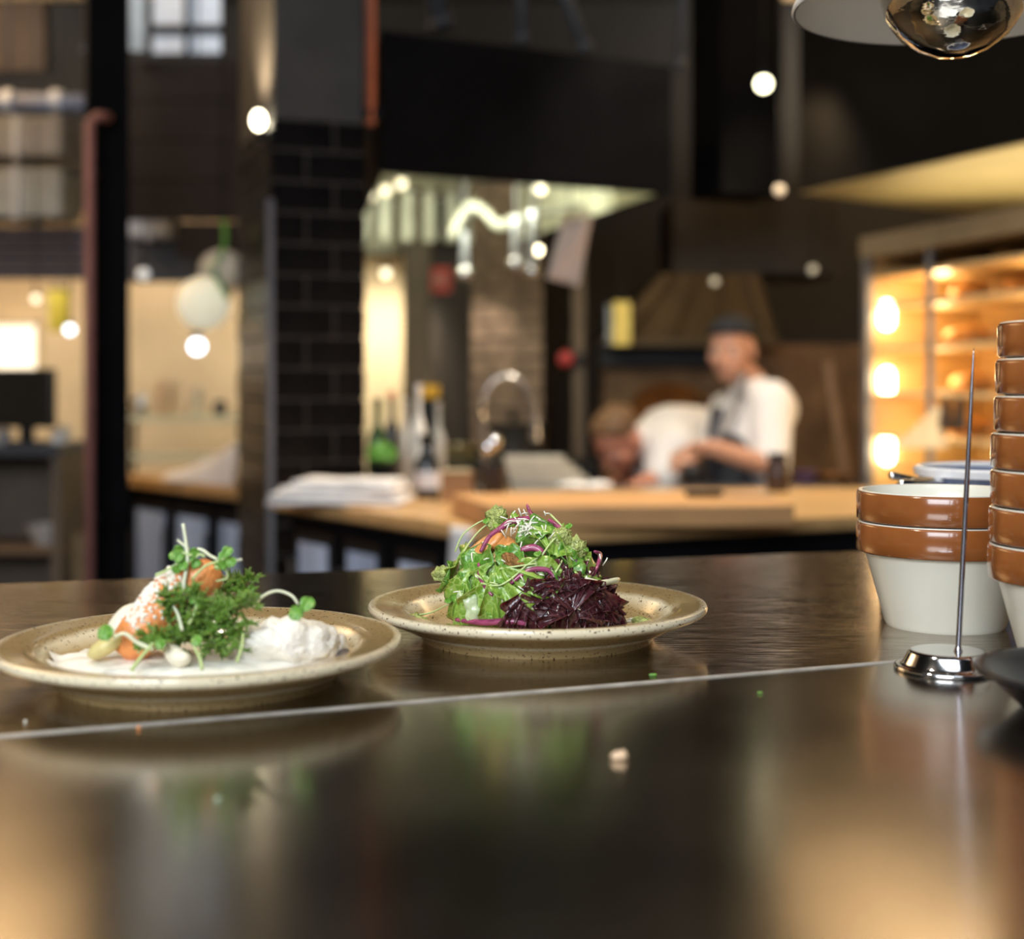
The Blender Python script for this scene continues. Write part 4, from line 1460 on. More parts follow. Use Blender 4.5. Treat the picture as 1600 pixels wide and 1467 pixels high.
glass_d = M('dark_bottle_glass', (0.02, 0.022, 0.026), 0.12, 0, 0.2, 8, coat=0.5)
glass_g = M('green_bottle_glass', (0.025, 0.06, 0.015), 0.12, 0, 0.2, 8, coat=0.5)
glass_c = M('pale_bottle_glass', (0.5, 0.46, 0.40), 0.15, 0, 0.15, 8, coat=0.5)
white_paper = M('white_paper', (0.7, 0.66, 0.68), 0.8, 0, 0.05, 10)
red_p = M('red_plastic', (0.45, 0.03, 0.03), 0.4)
bottle(668, 3.95, 0.16, 0.036, glass_d, 'sauce_bottle', 'squat dark bottle with white label beside the folded cloths', neck=0.55, cap=black_steel, lab=white_paper)
bottle(590, 4.05, 0.26, 0.030, glass_g, 'oil_bottle', 'green glass oil bottle closest to the tiled pillar', cap=black_steel)
bottle(612, 4.13, 0.28, 0.024, glass_d, 'oil_bottle', 'slim dark bottle behind the folded cloths', cap=red_p)
bottle(634, 4.18, 0.26, 0.026, glass_c, 'oil_bottle', 'pale glass bottle between the dark bottles', cap=steel)
bottle(654, 4.16, 0.30, 0.022, M('white_bottle', (0.72, 0.70, 0.66), 0.4), 'vinegar_bottle', 'tall slim white bottle above the squat dark one', cap=white_paper)
bottle(684, 4.2, 0.25, 0.024, M('grey_bottle', (0.33, 0.33, 0.31), 0.35), 'vinegar_bottle', 'grey bottle beside the tall white one', cap=steel)
# potted basil
pb = Vector((xat(596, 3.97), 3.97, IZ))
t = thing('basil_pot', 'small pot of bright green basil by the tiled pillar', 'plant', pb)
MB().lathe([(0, 0), (0.026, 0), (0.034, 0.09), (0.031, 0.092), (0.028, 0.08), (0, 0.08)], 24, pb).build('pot', black_paint, t)
rnd = random.Random(5)
for k in range(16):
    a, e = rnd.uniform(0, 2 * PI), rnd.uniform(0.1, 1.2)
    d = Vector((math.cos(a) * math.cos(e), math.sin(a) * math.cos(e), math.sin(e)))
    put(leaf_mesh(0.045, 0.032, 'round', 0.08, 2, 0.3, 0.3, 6, 4, seed=k), pb + Vector((0, 0, 0.115)) + d * 0.032, frame_from(d + Vector((0, -0.4, 0.2)), a)).build('leaf', M('basil_leaf', (0.09, 0.27, 0.03), 0.4), t, autosmooth=False)
# wooden box
wb = Vector((xat(715, 3.86), 3.86, IZ))
t = thing('wooden_box', 'small brown wooden box on the island between the bottle and mug', 'box', wb)
bw = M('box_wood', (0.30, 0.15, 0.06), 0.6, 0, 0.2, 8)
for dx, dy, sx, sy in ((0, -0.045, 0.085, 0.008), (0, 0.045, 0.085, 0.008), (-0.0385, 0, 0.008, 0.082), (0.0385, 0, 0.008, 0.082)):
    MB().box((wb.x + dx, wb.y + dy, wb.z + 0.04), (sx, sy, 0.08)).build('side_panel', bw, t, smooth=False)
MB().box((wb.x, wb.y, wb.z + 0.004), (0.07, 0.08, 0.008)).build('floor_panel', bw, t, smooth=False)
MB().box((wb.x, wb.y, wb.z + 0.074), (0.066, 0.078, 0.02)).build('card_stack', M('card_cream', (0.62, 0.52, 0.33), 0.8), t, smooth=False)
# dark mug with spoons
mg = Vector((xat(772, 3.74), 3.74, IZ))
t = thing('dark_mug', 'dark brown mug on the island holding nothing but shadow', 'mug', mg)
t['label'] = 'dark brown jug standing on the island before the steel trays'
t['category'] = 'jug'
t.name = 'brown_jug'
MB().lathe([(0, 0), (0.024, 0), (0.027, 0.004), (0.034, 0.06), (0.033, 0.104), (0.030, 0.104), (0.031, 0.06), (0.022, 0.008), (0, 0.008)], 28, mg).build('body', M('brown_jug_glaze', (0.035, 0.022, 0.018), 0.3, 0, 0.2, 10), t)
MB().tube(bez([mg + Vector((-0.032, 0, 0.09)), mg + Vector((-0.052, 0, 0.075)), mg + Vector((-0.048, 0, 0.04)), mg + Vector((-0.029, 0, 0.025))], 12), 0.005, 8).build('handle', M('brown_jug_glaze', (0, 0, 0)), t)
for k, (dx, h) in enumerate(((0.0, 0.155), (-0.012, 0.14))):
    b = mg + Vector((dx, 0.004, 0.01))
    s = thing('steel_ladle', ['steel ladle standing in the dark brown jug', 'smaller steel ladle standing in the dark brown jug'][k], 'ladle', b)
    MB().tube([b, b + Vector((dx * 0.3, 0, h - 0.02))], 0.0025, 6).build('handle', chrome, s)
    MB().ball(b + Vector((dx * 0.3, 0, h)), (0.019, 0.010, 0.020), 12, 8).build('scoop', chrome, s)

# ------------------------------------------------------------------ rear steel counter with trays and tap
rc = thing('steel_counter', 'steel prep counter between the island and the cooks', 'counter', (0.6, 4.56, 0))
MB().prism([(-0.38, 4.34), (1.08, 4.45), (1.08, 4.66), (-0.38, 4.60)], IZ - 0.05, IZ - 0.012).build('top', steel, rc, smooth=False, bevel=0.004)
MB().prism([(-0.34, 4.37), (1.04, 4.49), (1.04, 4.63), (-0.34, 4.57)], 0, IZ - 0.05).build('body', black_steel, rc, smooth=False)
tray_m = M('tray_steel', (0.46, 0.42, 0.33), 0.38, 0.7, 0.1, 10)
for k in range(5):
    x0, x1 = xat(800 - k * 3, 4.45), xat(930 - k * 12, 4.45)
    z0 = IZ - 0.012 + k * 0.021
    t = thing('baking_tray', ['lowest', 'second', 'third', 'fourth', 'topmost'][k] + ' steel baking tray of the pile beside the bent cook', 'tray', ((x0 + x1) / 2, 4.45, z0), 'steel baking trays')
    MB().box(((x0 + x1) / 2, 4.45, z0 + 0.004), (x1 - x0 - 0.02, 0.16, 0.006)).build('base', tray_m, t, smooth=False)
    for sx, sy, dx, dy in ((x1 - x0, 0.008, 0, -0.084), (x1 - x0, 0.008, 0, 0.084), (0.008, 0.16, -(x1 - x0) / 2 + 0.004, 0), (0.008, 0.16, (x1 - x0) / 2 - 0.004, 0)):
        MB().box(((x0 + x1) / 2 + dx, 4.45 + dy, z0 + 0.0105), (sx, sy, 0.018)).build('rim', tray_m, t, smooth=False)
w1 = Vector((xat(890, 4.4), 4.35, IZ))
for k, (px, lab) in enumerate(((893, 'folded white cloth on the steel counter by the bent cook'), (935, 'flat white cloth under the face of the bent cook'))):
    c_ = Vector((xat(px, 4.3), 4.3, IZ))
    m = MB().ball((c_.x, c_.y, IZ + 0.010), (0.045, 0.04, 0.012), 18, 8)
    for v in m.v:
        v += Vector((noise.noise(v * 30), noise.noise(v * 31 + Vector((4, 0, 0))), 0)) * 0.010
        v.z = max(IZ + 0.0008, v.z + 0.006 * noise.noise(v * 40))
    o = m.build('white_napkin', white_cloth, org=c_, autosmooth=False)
    tag(o, lab, 'cloth')
# gooseneck tap
tb = Vector((xat(756, 4.5), 4.5, IZ - 0.012))
t = thing('kitchen_tap', 'chrome gooseneck tap arching above the steel counter', 'tap', tb)
pts = [tb, tb + Vector((0, 0, 0.25)), at(758, 615, 4.5), at(775, 592, 4.5), at(800, 588, 4.5), at(822, 605, 4.5), at(835, 635, 4.5), at(836, 662, 4.5)]
MB().tube(bez(pts, 35), 0.009, 10).build('neck', M('tap_chrome', (0.5, 0.47, 0.44), 0.25, 1.0), t, autosmooth=False)
MB().lathe([(0, 0), (0.03, 0), (0.03, 0.01), (0.016, 0.02), (0.016, 0.06), (0, 0.06)], 20, tb).build('base', chrome, t)
MB().tube([at(836, 655, 4.5), at(836, 690, 4.5)], [0.012, 0.015], 12).build('spray_head', chrome, t)
MB().tube([at(748, 632, 4.47), at(752, 655, 4.47)], [0.014, 0.012], 12).build('lever', chrome, t)

# ------------------------------------------------------------------ left wooden counter with cloth
SZ = 0.90
L0, L1 = Vector((-1.568, 5.73)), Vector((-0.885, 4.90))
ld = (L1 - L0).normalized()
ln = Vector((ld.y, -ld.x))
if ln.x < 0:
    ln = -ln
lpoly = [tuple(L0 - ld * 0.1), tuple(L1), tuple(L1 + ln * 0.35), tuple(L0 - ld * 0.1 + ln * 0.45)]
lc2 = thing('side_counter', 'dark side counter with blue-glowing fridge doors behind the pillar', 'counter', (-1.1, 4.8, 0))
lip = inset(lpoly, 0.05)
MB().prism(lip, 0, SZ - 0.05).build('body', black_paint, lc2, smooth=False)
o = MB().prism(lpoly, SZ - 0.046, SZ).build('wooden_worktop', oak, org=(-1.1, 4.8, IZ), smooth=False, bevel=0.006)
tag(o, 'oak worktop of the side counter half hidden by the pillar', 'worktop')
fridge_face(lc2, lip[0], lip[1], ((0.10, 0.40), (0.44, 0.72), (0.76, 0.98)), 0.3, 0.80)
# peaked white cloth
bx = Vector((xat(312, 5.32), 5.34, SZ))
vs, fs = [], []
NX, NY = 18, 10
for i in range(NX + 1):
    for j in range(NY + 1):
        u, v = i / NX, j / NY
        x = (u - 0.5) * 0.33
        y = (v - 0.5) * 0.16
        h = (0.02 + 0.115 * u ** 1.3) * math.sin(PI * min(1, v * 1.0)) ** 0.5 + 0.012 * noise.noise(Vector((x * 25, y * 25, 3)))
        vs.append((bx.x + x, bx.y + y - 0.9 * x, SZ + max(0.002, h * 1.15)))
N = len(vs)
vs += [(v[0], v[1], SZ + 0.0008) for v in vs]
for i in range(NX):
    for j in range(NY):
        a = i * (NY + 1) + j
        fs += [(a, a + NY + 1, a + NY + 2, a + 1), (N + a, N + a + 1, N + a + NY + 2, N + a + NY + 1)]
rim = [i * (NY + 1) for i in range(NX)] + [NX * (NY + 1) + j for j in range(NY)] + [(NX - i) * (NY + 1) + NY for i in range(NX)] + [NY - j for j in range(NY)]
for q in range(len(rim)):
    a, b = rim[q], rim[(q + 1) % len(rim)]
    fs.append((a, N + a, N + b, b))
o = MB().add(vs, fs).build('crumpled_cloth', white_cloth, org=bx, autosmooth=False)
tag(o, 'peaked white cloth heaped on the side counter by the pillar', 'cloth')
# glass shelf behind
sh = thing('shelf_rack', 'low steel shelf rack with pale glass shelves behind the side counter', 'shelf', (xat(285, 6.5), 6.5, 0))
pale_gl = M('pale_glass_shelf', (0.55, 0.58, 0.44), 0.3, 0, 0.15, 5)
for zz in (zat(653, 6.5), zat(712, 6.5)):
    MB().box((xat(285, 6.5), 6.5, zz), (0.52, 0.22, 0.022)).build('shelf', pale_gl, sh, smooth=False)
for sx in (-0.25, 0.25):
    MB().box((xat(285, 6.5) + sx, 6.6, 0.6), (0.02, 0.02, 1.2)).build('upright', black_steel, sh, smooth=False)
for k, (px, r, h, mt, lab) in enumerate(((222, 0.035, 0.10, steel, 'steel pot at the outer end of the glass shelf'), (262, 0.05, 0.16, M('clay_pot', (0.55, 0.40, 0.26), 0.6), 'tall clay pot on the glass shelf'),
                                         (305, 0.045, 0.13, M('pale_pot', (0.66, 0.56, 0.42), 0.5), 'pale crock on the glass shelf below the hanging globe'), (345, 0.03, 0.07, glass_d, 'small black pot on the glass shelf by the pillar'))):
    b = Vector((xat(px, 6.5), 6.48, zat(653, 6.5) + 0.011))
    o = MB().lathe([(0, 0), (r * 0.8, 0), (r, h * 0.25), (r, h * 0.8), (r * 0.75, h), (r * 0.6, h), (r * 0.85, h * 0.75), (r * 0.7, 0.01), (0, 0.01)], 24, b).build('storage_pot', mt, org=b)
    tag(o, lab, 'pot')

# hanging globe with green ribbon
gc = at(318, 474, 4.7)
t = thing('hanging_globe', 'round cream globe hanging from a green ribbon beside the pillar', 'globe', gc)
MB().ball(gc, 0.089, 28, 18).build('globe', M('globe_cream', (0.86, 0.80, 0.58), 0.5, emit=0.5, ecol=(1.0, 0.90, 0.66)), t)
green_r = M('green_ribbon', (0.10, 0.36, 0.05), 0.5)
MB().tube(bez([at(358, 468, 4.62), at(345, 445, 4.62), at(335, 425, 4.62), at(345, 400, 4.62), at(352, 375, 4.64), at(350, 345, 4.68)], 20), 0.008, 8).build('ribbon', green_r, t, autosmooth=False)
MB().tube([at(350, 347, 4.68), Vector((at(350, 347, 4.68).x, 4.68, 3.5))], 0.0025, 6).build('cord', black_steel, t)
MB().ball(at(332, 417, 4.62), (0.03, 0.02, 0.022), 12, 8).build('knot', M('knot_cream', (0.8, 0.78, 0.5), 0.5), t)
bg_c = at(348, 425, 4.98)
m = MB().ball(bg_c, (0.085, 0.05, 0.085), 20, 14)
for v in m.v:
    v += (v - bg_c) * 0.18 * noise.noise(v * 14)
t = thing('paper_bag', 'pale crumpled paper bag hanging behind the cream globe', 'bag', bg_c)
m.build('bag_body', M('pale_paper', (0.66, 0.60, 0.50), 0.8, 0, 0.1, 12), t, autosmooth=False)
MB().tube([bg_c + Vector((0, 0, 0.07)), Vector((bg_c.x, bg_c.y, 3.5))], 0.003, 6).build('string', black_steel, t)

# ------------------------------------------------------------------ hoods
def hood(name, label, poly, z0, h, t_, out_m, in_m, lip=0.05):
    root = thing(name, label, 'extractor hood', (sum(p[0] for p in poly) / len(poly), sum(p[1] for p in poly) / len(poly), z0))
    n = len(poly)
    inn = inset(poly, t_)
    for i in range(n):
        j = (i + 1) % n
        a, b, c_, d_ = poly[i], poly[j], inn[j], inn[i]
        MB().hexa([(a[0], a[1], z0), (b[0], b[1], z0), (c_[0], c_[1], z0), (d_[0], d_[1], z0)], [(a[0], a[1], z0 + h), (b[0], b[1], z0 + h), (c_[0], c_[1], z0 + h), (d_[0], d_[1], z0 + h)]).build('side_panel', out_m, root, smooth=False)
        e, f = inn[i], inn[j]
        c2 = inset(poly, t_ + 0.006)
        g_, k_ = c2[j], c2[i]
        MB().hexa([(e[0], e[1], z0 + 0.015), (f[0], f[1], z0 + 0.015), (g_[0], g_[1], z0 + 0.015), (k_[0], k_[1], z0 + 0.015)], [(e[0], e[1], z0 + h * 0.7), (f[0], f[1], z0 + h * 0.7), (g_[0], g_[1], z0 + h * 0.7), (k_[0], k_[1], z0 + h * 0.7)]).build('inner_lining', in_m, root, smooth=False)
    MB().prism(poly, z0 + h, z0 + h + 0.02).build('top_panel', out_m, root, smooth=False)
    MB().prism(inset(poly, t_ + 0.006), z0 + h * 0.7, z0 + h * 0.7 + 0.02).build('inner_ceiling', in_m, root, smooth=False)
    return root


HAz = CZ + 0.653
HA = [(-0.405, 4.345), (0.55, 4.84), (-0.20, 7.37), (-0.85, 7.15)]
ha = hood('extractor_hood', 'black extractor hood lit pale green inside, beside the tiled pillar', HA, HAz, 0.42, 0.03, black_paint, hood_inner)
for k in range(7):
    a = Vector((-0.72 + k * 0.105, 6.75 + k * 0.03, HAz + 0.16))
    MB().box(a, (0.055, 0.03, 0.24), R(17)).build('baffle', M('baffle_steel', (0.72, 0.74, 0.62), 0.35, 0.3, 0.1, 8), ha, smooth=False)
for k, (px, py, D) in enumerate(((740, 330, 5.6),)):
    pts = [at(706, 372, 5.6), at(716, 345, 5.6), at(735, 322, 5.6), at(755, 330, 5.6), at(778, 352, 5.6), at(800, 345, 5.6), at(850, 330, 5.7), at(920, 325, 5.7)]
    MB().tube(bez(pts, 35), 0.022, 10).build('flexible_duct', M('duct_silver', (0.26, 0.26, 0.21), 0.4, 0.3, 0.1, 20), ha, autosmooth=False)
area('hood_light', (-0.16, 5.2, HAz + 0.06), (-0.5, 6.8, HAz + 0.22), 0.5, 0.1, 13, (0.98, 1.0, 0.78))

HBz = CZ + 0.7217
HB = [(1.08, 5.29), (1.95, 5.95), (2.75, 4.0), (1.83, 3.45)]
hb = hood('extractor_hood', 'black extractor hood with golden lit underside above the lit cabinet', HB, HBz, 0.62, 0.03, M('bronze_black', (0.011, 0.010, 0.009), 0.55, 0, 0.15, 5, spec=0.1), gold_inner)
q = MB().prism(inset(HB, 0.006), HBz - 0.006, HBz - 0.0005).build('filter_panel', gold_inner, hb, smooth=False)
area('hood_glow', (1.75, 4.75, HBz - 0.22), (1.75, 4.75, 3), 0.7, 1.3, 5.5, (1.0, 0.82, 0.48))  # unseen upward light added below the hood to gild its underside

# column between the hoods, with spotlight
struct('column', MB().box((xat(1150, 5.6), 5.6, 2.76), (0.27, 0.25, 1.5), R(20.8)), black_paint, 'black duct column between the two hoods')


def bare_lamp(px, py, D, r, label, strength, col=(1.0, 0.86, 0.6), drop=None, name='pendant_lamp'):
    p = at(px, py, D)
    t = thing(name, label, 'lamp', p)
    MB().ball(p, r, 14, 10).build('bulb', M('bulb_%.0f_%.2f_%.2f' % (strength, col[2], col[0]), (1, 0.9, 0.75), 0.4, emit=strength, ecol=col), t)
    MB().lathe([(r * 0.5, r * 0.8), (r * 0.55, r * 2.0), (0, r * 2.0)], 14, p).build('holder', black_steel, t)
    MB().tube([p + Vector((0, 0, r * 2)), Vector((p.x, p.y, drop if drop else 3.5))], 0.004, 6).build('cord', black_steel, t)
    return t


sp = at(1193, 131, 5.0)
t = bare_lamp(1193, 131, 5.0, 0.026, 'brightest ceiling spotlight hanging between the two black hoods', 9, (1.0, 0.95, 0.62), name='spot_lamp')
spot('hood_spot_light', at(1222, 120, 5.02), at(1250, 330, 5.3), 14, WARM, 120, 0.04, 0.8)
spot('hood_spot_light_two', at(1120, 130, 4.85), at(1040, 330, 4.9), 3, WARM, 110, 0.04, 0.8)
for px, py, D, r, st, lab in ((580, 306, 6.4, 0.030, 2.0, 'small lamp bulb under the hood nearest the tiled pillar'), (603, 297, 6.3, 0.030, 2.0, 'middle small lamp bulb of the row under the pale hood'),
                              (627, 287, 6.2, 0.030, 2.2, 'third small lamp bulb of the row under the pale hood'), (844, 295, 5.6, 0.028, 3.0, 'small round lamp under the pale hood above the hanging paper'),
                              (840, 391, 5.42, 0.022, 9.0, 'small bright lamp beside the hanging paper'), (603, 427, 7.0, 0.030, 3.0, 'small lamp in front of the bright cream wall'),
                              (56, 467, 6.2, 0.024, 2.4, 'small warm lamp in the far serving opening'), (109, 515, 5.8, 0.026, 5.0, 'small bluish lamp beside the yellow banner'),
                              (308, 541, 5.9, 0.042, 6.0, 'bluish white lamp under the cream globe'), (173, 473, 5.6, 0.020, 0.5, 'dim amber lamp on the dark post'),
                              (224, 428, 6.0, 0.034, 0.5, 'dim bluish lamp beyond the dark post'), (1218, 297, 5.2, 0.026, 0.5, 'dim reddish lamp at the hood corner'),
                              (1270, 421, 5.9, 0.024, 0.25, 'dim lamp above the pale wooden peel'), (1117, 440, 5.9, 0.022, 0.18, 'dim lamp above the capped cook')):
    col = (0.75, 0.87, 1.0) if 'bluish' in lab else ((1.0, 0.5, 0.35) if 'reddish' in lab else ((1.0, 0.6, 0.35) if 'amber' in lab else (1.0, 0.86, 0.58)))
    bare_lamp(px, py, D, r * 0.75, lab, st, col, drop=HAz + 0.293 if 'hood' in lab and 'reddish' not in lab or 'hanging paper' in lab or 'cream wall' in lab else None)

# hanging paper and utensils under the hood
pa = [at(878, 345, 5.0), at(926, 335, 5.0), at(905, 447, 5.0), at(854, 435, 5.0)]
m = MB()
vs, fs = [], []
for i in range(7):
    for j in range(9):
        a = pa[0].lerp(pa[1], i / 6)
        b = pa[3].lerp(pa[2], i / 6)
        p = a.lerp(b, j / 8) + Vector((0, 0.012 * math.sin(i * 0.9 + j * 0.6), 0))
        vs.append(p)
N = len(vs)
vs += [p + Vector((0, 0.004, 0)) for p in vs]
for i in range(6):
    for j in range(8):
        a = i * 9 + j
        fs += [(a, a + 1, a + 10, a + 9), (N + a, N + a + 9, N + a + 10, N + a + 1)]
rim = [j for j in range(8)] + [i * 9 + 8 for i in range(6)] + [54 + 8 - j for j in range(8)] + [(6 - i) * 9 for i in range(6)]
for q in range(len(rim)):
    a, b = rim[q], rim[(q + 1) % len(rim)]
    fs.append((b, a, N + a, N + b))
m.add(vs, fs)
t = thing('order_paper', 'pinkish white paper sheet hanging under the hood', 'paper', pa[0])
m.build('sheet', M('pink_paper', (0.62, 0.52, 0.48), 0.8, 0, 0.06, 10), t, autosmooth=False)
MB().tube([at(880, 338, 5.0), at(924, 328, 5.0)], 0.008, 8).build('clip_rail', steel, t)
for q in (890, 915):
    MB().tube([at(q, 336, 5.0), Vector((at(q, 336, 5.0).x, 5.0, HAz + 0.2935))], 0.002, 5).build('wire', black_steel, t)
for k, (px, y0, y1, lab) in enumerate(((726, 362, 415, 'steel ladle hanging below the silver duct'), (806, 338, 400, 'bright steel spoon hanging in the middle under the hood'), (832, 330, 410, 'grey steel skimmer hanging beside the small bright lamp'))):
    a, b = at(px, y0, 5.3), at(px, y1, 5.3)
    t = thing('hanging_utensil', lab, 'utensil', a, 'utensils hanging under the pale hood')
    MB().tube([a, b], [0.012, 0.016], 8).build('handle', M('utensil_steel', (0.6, 0.63, 0.68), 0.3, 0.5), t)
    MB().ball(b - Vector((0, 0, 0.03)), (0.03, 0.02, 0.03), 12, 8).build('scoop', chrome, t)
    MB().tube([a, Vector((a.x, a.y, HAz + 0.29))], 0.003, 5).build('hook', black_steel, t)

# ------------------------------------------------------------------ centre back: cream wall, post, brick column
cw = struct('wall_cream', MB().box((xat(600, 7.4), 7.45, 1.35), (0.62, 0.08, 2.7)), cream_wall, 'brightly lit cream wall at the back of the kitchen')
spot('cream_wall_light', at(612, 470, 6.9), at(600, 585, 7.4), 34, SOFT, 120, 0.05, 0.9)
po = struct('column', MB().box((xat(652, 6.9), 6.9, 1.2), (0.13, 0.13, 2.4)), M('taupe_post', (0.12, 0.09, 0.065), 0.7), 'taupe post beside the cream wall')
struct('wall_partition', MB().box((xat(700, 7.2), 7.25, 1.2), (0.30, 0.08, 2.4)), M('dark_brown_wall', (0.03, 0.02, 0.014), 0.6), 'dark brown partition behind the red sign')
t = thing('red_sign', 'small red sign on the dark partition behind the hood', 'sign', at(685, 437, 7.1))
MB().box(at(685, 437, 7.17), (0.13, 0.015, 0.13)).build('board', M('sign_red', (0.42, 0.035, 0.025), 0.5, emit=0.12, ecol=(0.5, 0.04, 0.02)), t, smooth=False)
MB().box(at(687, 437, 7.155), (0.05, 0.006, 0.05)).build('pale_mark', M('sign_mark', (0.5, 0.22, 0.18), 0.5), t, smooth=False)
t = thing('yellow_caddy', 'yellow caddy on the dark partition shelf', 'caddy', at(680, 620, 6.9))
yb = at(672, 612, 6.7)
MB().box(yb, (0.085, 0.08, 0.06)).build('body', M('yellow_plastic', (0.62, 0.33, 0.02), 0.4), t, smooth=False, bevel=0.006)
MB().box((yb.x, yb.y, (yb.z - 0.032) / 2), (0.10, 0.10, yb.z - 0.032)).build('stand', black_steel, t, smooth=False)

# brick column
BX0, BX1 = xat(735, 6.6), xat(850, 6.6)
bc = struct('column', MB().box(((BX0 + BX1) / 2, 6.75, 1.2), (BX1 - BX0 - 0.02, 0.26, 2.4)), M('mortar_brown', (0.09, 0.065, 0.05), 0.9), 'rough brick column lit along one edge behind the tap')
brick_m = M('rough_brick', (0.15, 0.10, 0.068), 0.8, 0, 0.45, 9, bump=0.5, bscale=25)
bh = 0.082
bw_ = (BX1 - BX0) / 2
me_c = {}
for r_ in range(11, 27):
    cuts = [0, bw_ * (0.9 if r_ % 2 else 1.25), 2 * bw_]
    for a, b in zip(cuts[:-1], cuts[1:]):
        key = (round(b - a, 3))
        if key not in me_c:
            me_c[key] = MB().box((0, 0, 0), (b - a - 0.012, 0.28, bh - 0.012)).mesh('brick', smooth=False)
            me_c[key].materials.append(brick_m)
        o = bpy.data.objects.new('brick', me_c[key])
        C.objects.link(o)
        o.parent = bc
        o.location = (BX0 + (a + b) / 2, 6.75 - random.uniform(0, 0.012), (r_ + 0.5) * bh)
spot('brick_column_light', at(742, 425, 6.35), at(765, 560, 6.6), 14, SOFT, 75, 0.03, 0.9)
fe = at(884, 561, 6.39)
t = thing('alarm_bell', 'small round red bell fixed to the narrow brown post', 'bell', fe)
fe2 = fe + Vector((0, -0.02, 0))
MB().ball(fe2, (0.036, 0.02, 0.036), 18, 10).build('gong', M('bell_red', (0.36, 0.03, 0.03), 0.4), t)
MB().box(fe + Vector((0.03, 0.012, 0)), (0.10, 0.02, 0.05)).build('back_plate', black_steel, t, smooth=False)
struct('column', MB().box((xat(905, 6.4), 6.45, 1.05), (0.055, 0.06, 2.1)), M('brown_post', (0.10, 0.065, 0.04), 0.6), 'narrow brown post between brick column and oven')
# dark base units under the brick column
t = thing('cooking_range', 'dark cooking range behind the tap and trays', 'range', (0.0, 6.1, 0))
MB().box((0.0, 6.15, 0.47), (0.72, 0.5, 0.94)).build('body', black_steel, t, smooth=False, bevel=0.01)
MB().box((0.0, 5.895, 0.55), (0.6, 0.015, 0.45)).build('door', M('oven_door_dark', (0.03, 0.028, 0.026), 0.3), t, smooth=False)
for k in range(4):
    MB().lathe([(0, 0), (0.02, 0), (0.018, 0.02), (0, 0.022)], 14, origin(t)).build('knob', steel, t)
    kk = t.children[-1]
    kk.location = Vector((-0.21 + 0.14 * k, -0.21, 0.87))
    kk.rotation_euler = (R(90), 0, 0)
po_ = at(802, 655, 6.1)
t = thing('stock_pot', 'big dark stock pot on the range behind the tap', 'pot', (po_.x, 6.1, 0.94))
MB().lathe([(0, 0), (0.13, 0), (0.14, 0.01), (0.14, 0.15), (0.145, 0.16), (0.13, 0.165), (0.0, 0.175)], 32, (po_.x, 6.1, 0.94)).build('body', M('pot_dark', (0.10, 0.09, 0.08), 0.35, 0.7, 0.1), t)
MB().ball((po_.x, 6.1, 1.13), 0.02, 12, 8).build('lid_knob', black_steel, t)
b = at(715, 660, 6.05)
t = thing('copper_pan', 'low brass pan on the range to the side of the stock pot', 'pan', (b.x, 6.05, 0.94))
MB().lathe([(0, 0), (0.09, 0), (0.10, 0.07), (0.095, 0.07), (0.085, 0.01), (0, 0.01)], 28, (b.x, 6.05, 0.94)).build('body', M('brass', (0.5, 0.4, 0.2), 0.3, 0.8), t)
MB().tube([(b.x - 0.09, 6.0, 0.99), (b.x - 0.22, 5.9, 1.02)], 0.008, 8).build('handle', black_steel, t)

# ------------------------------------------------------------------ stone oven with bronze hood
OD = 6.55
bronze = M('bronze_hood', (0.05, 0.033, 0.014), 0.45, 0.5, 0.25, 5)
ov = thing('stone_oven', 'dark stone oven under a bronze pyramid hood behind the cooks', 'oven', (xat(1075, OD), OD, 0))
x0, x1 = xat(945, OD), xat(1350, OD)
stone_m = M('oven_stone', (0.16, 0.09, 0.045), 0.85, 0, 0.4, 6, bump=0.5, bscale=20)
# masonry front with an arched mouth
mx0, mx1, mz0, mz1 = xat(985, OD), xat(1110, OD), 0.75, zat(598, OD)
seg = 14
mcx, mr_ = (mx0 + mx1) / 2, (mx1 - mx0) / 2
arch = [(mcx + mr_ * math.cos(PI - PI * i / seg), mz1 - 0.10 + 0.10 * math.sin(PI * i / seg)) for i in range(seg + 1)]
top = zat(538, OD)
m = MB()
for i in range(seg):
    a, b = arch[i], arch[i + 1]
    m.hexa([(a[0], OD, a[1]), (b[0], OD, b[1]), (b[0], OD + 0.3, b[1]), (a[0], OD + 0.3, a[1])], [(a[0], OD, top), (b[0], OD, top), (b[0], OD + 0.3, top), (a[0], OD + 0.3, top)])
m.box(((x0 + mx0) / 2, OD + 0.15, top / 2), (mx0 - x0, 0.3, top))
m.box(((x1 + mx1) / 2, OD + 0.15, top / 2), (x1 - mx1, 0.3, top))
m.box((mcx, OD + 0.15, 0.38), (mx1 - mx0, 0.3, 0.75))
m.build('masonry_front', stone_m, ov, smooth=False)
m = MB()
m.box((mcx, OD + 0.9, 1.0), (mx1 - mx0 + 0.1, 0.05, 1.2)).box((mcx, OD + 0.6, 0.73), (mx1 - mx0 + 0.1, 0.6, 0.04))
m.build('chamber', stone_m, ov, smooth=False)
MB().box(((x0 + xat(1118, OD)) / 2, OD - 0.03, zat(555, OD)), (xat(1118, OD) - x0 + 0.05, 0.10, 0.10)).build('lintel', black_steel, ov, smooth=False)
lo = [(x0 - 0.02, OD - 0.25, zat(540, OD)), (xat(1200, OD), OD - 0.25, zat(540, OD)), (xat(1200, OD), OD + 0.5, zat(540, OD)), (x0 - 0.02, OD + 0.5, zat(540, OD))]
hi = [(xat(1030, OD), OD - 0.1, zat(430, OD)), (xat(1180, OD), OD - 0.1, zat(430, OD)), (xat(1180, OD), OD + 0.5, zat(430, OD)), (xat(1030, OD), OD + 0.5, zat(430, OD))]
hd = MB().hexa(lo, hi).build('hood', bronze, ov, smooth=False)
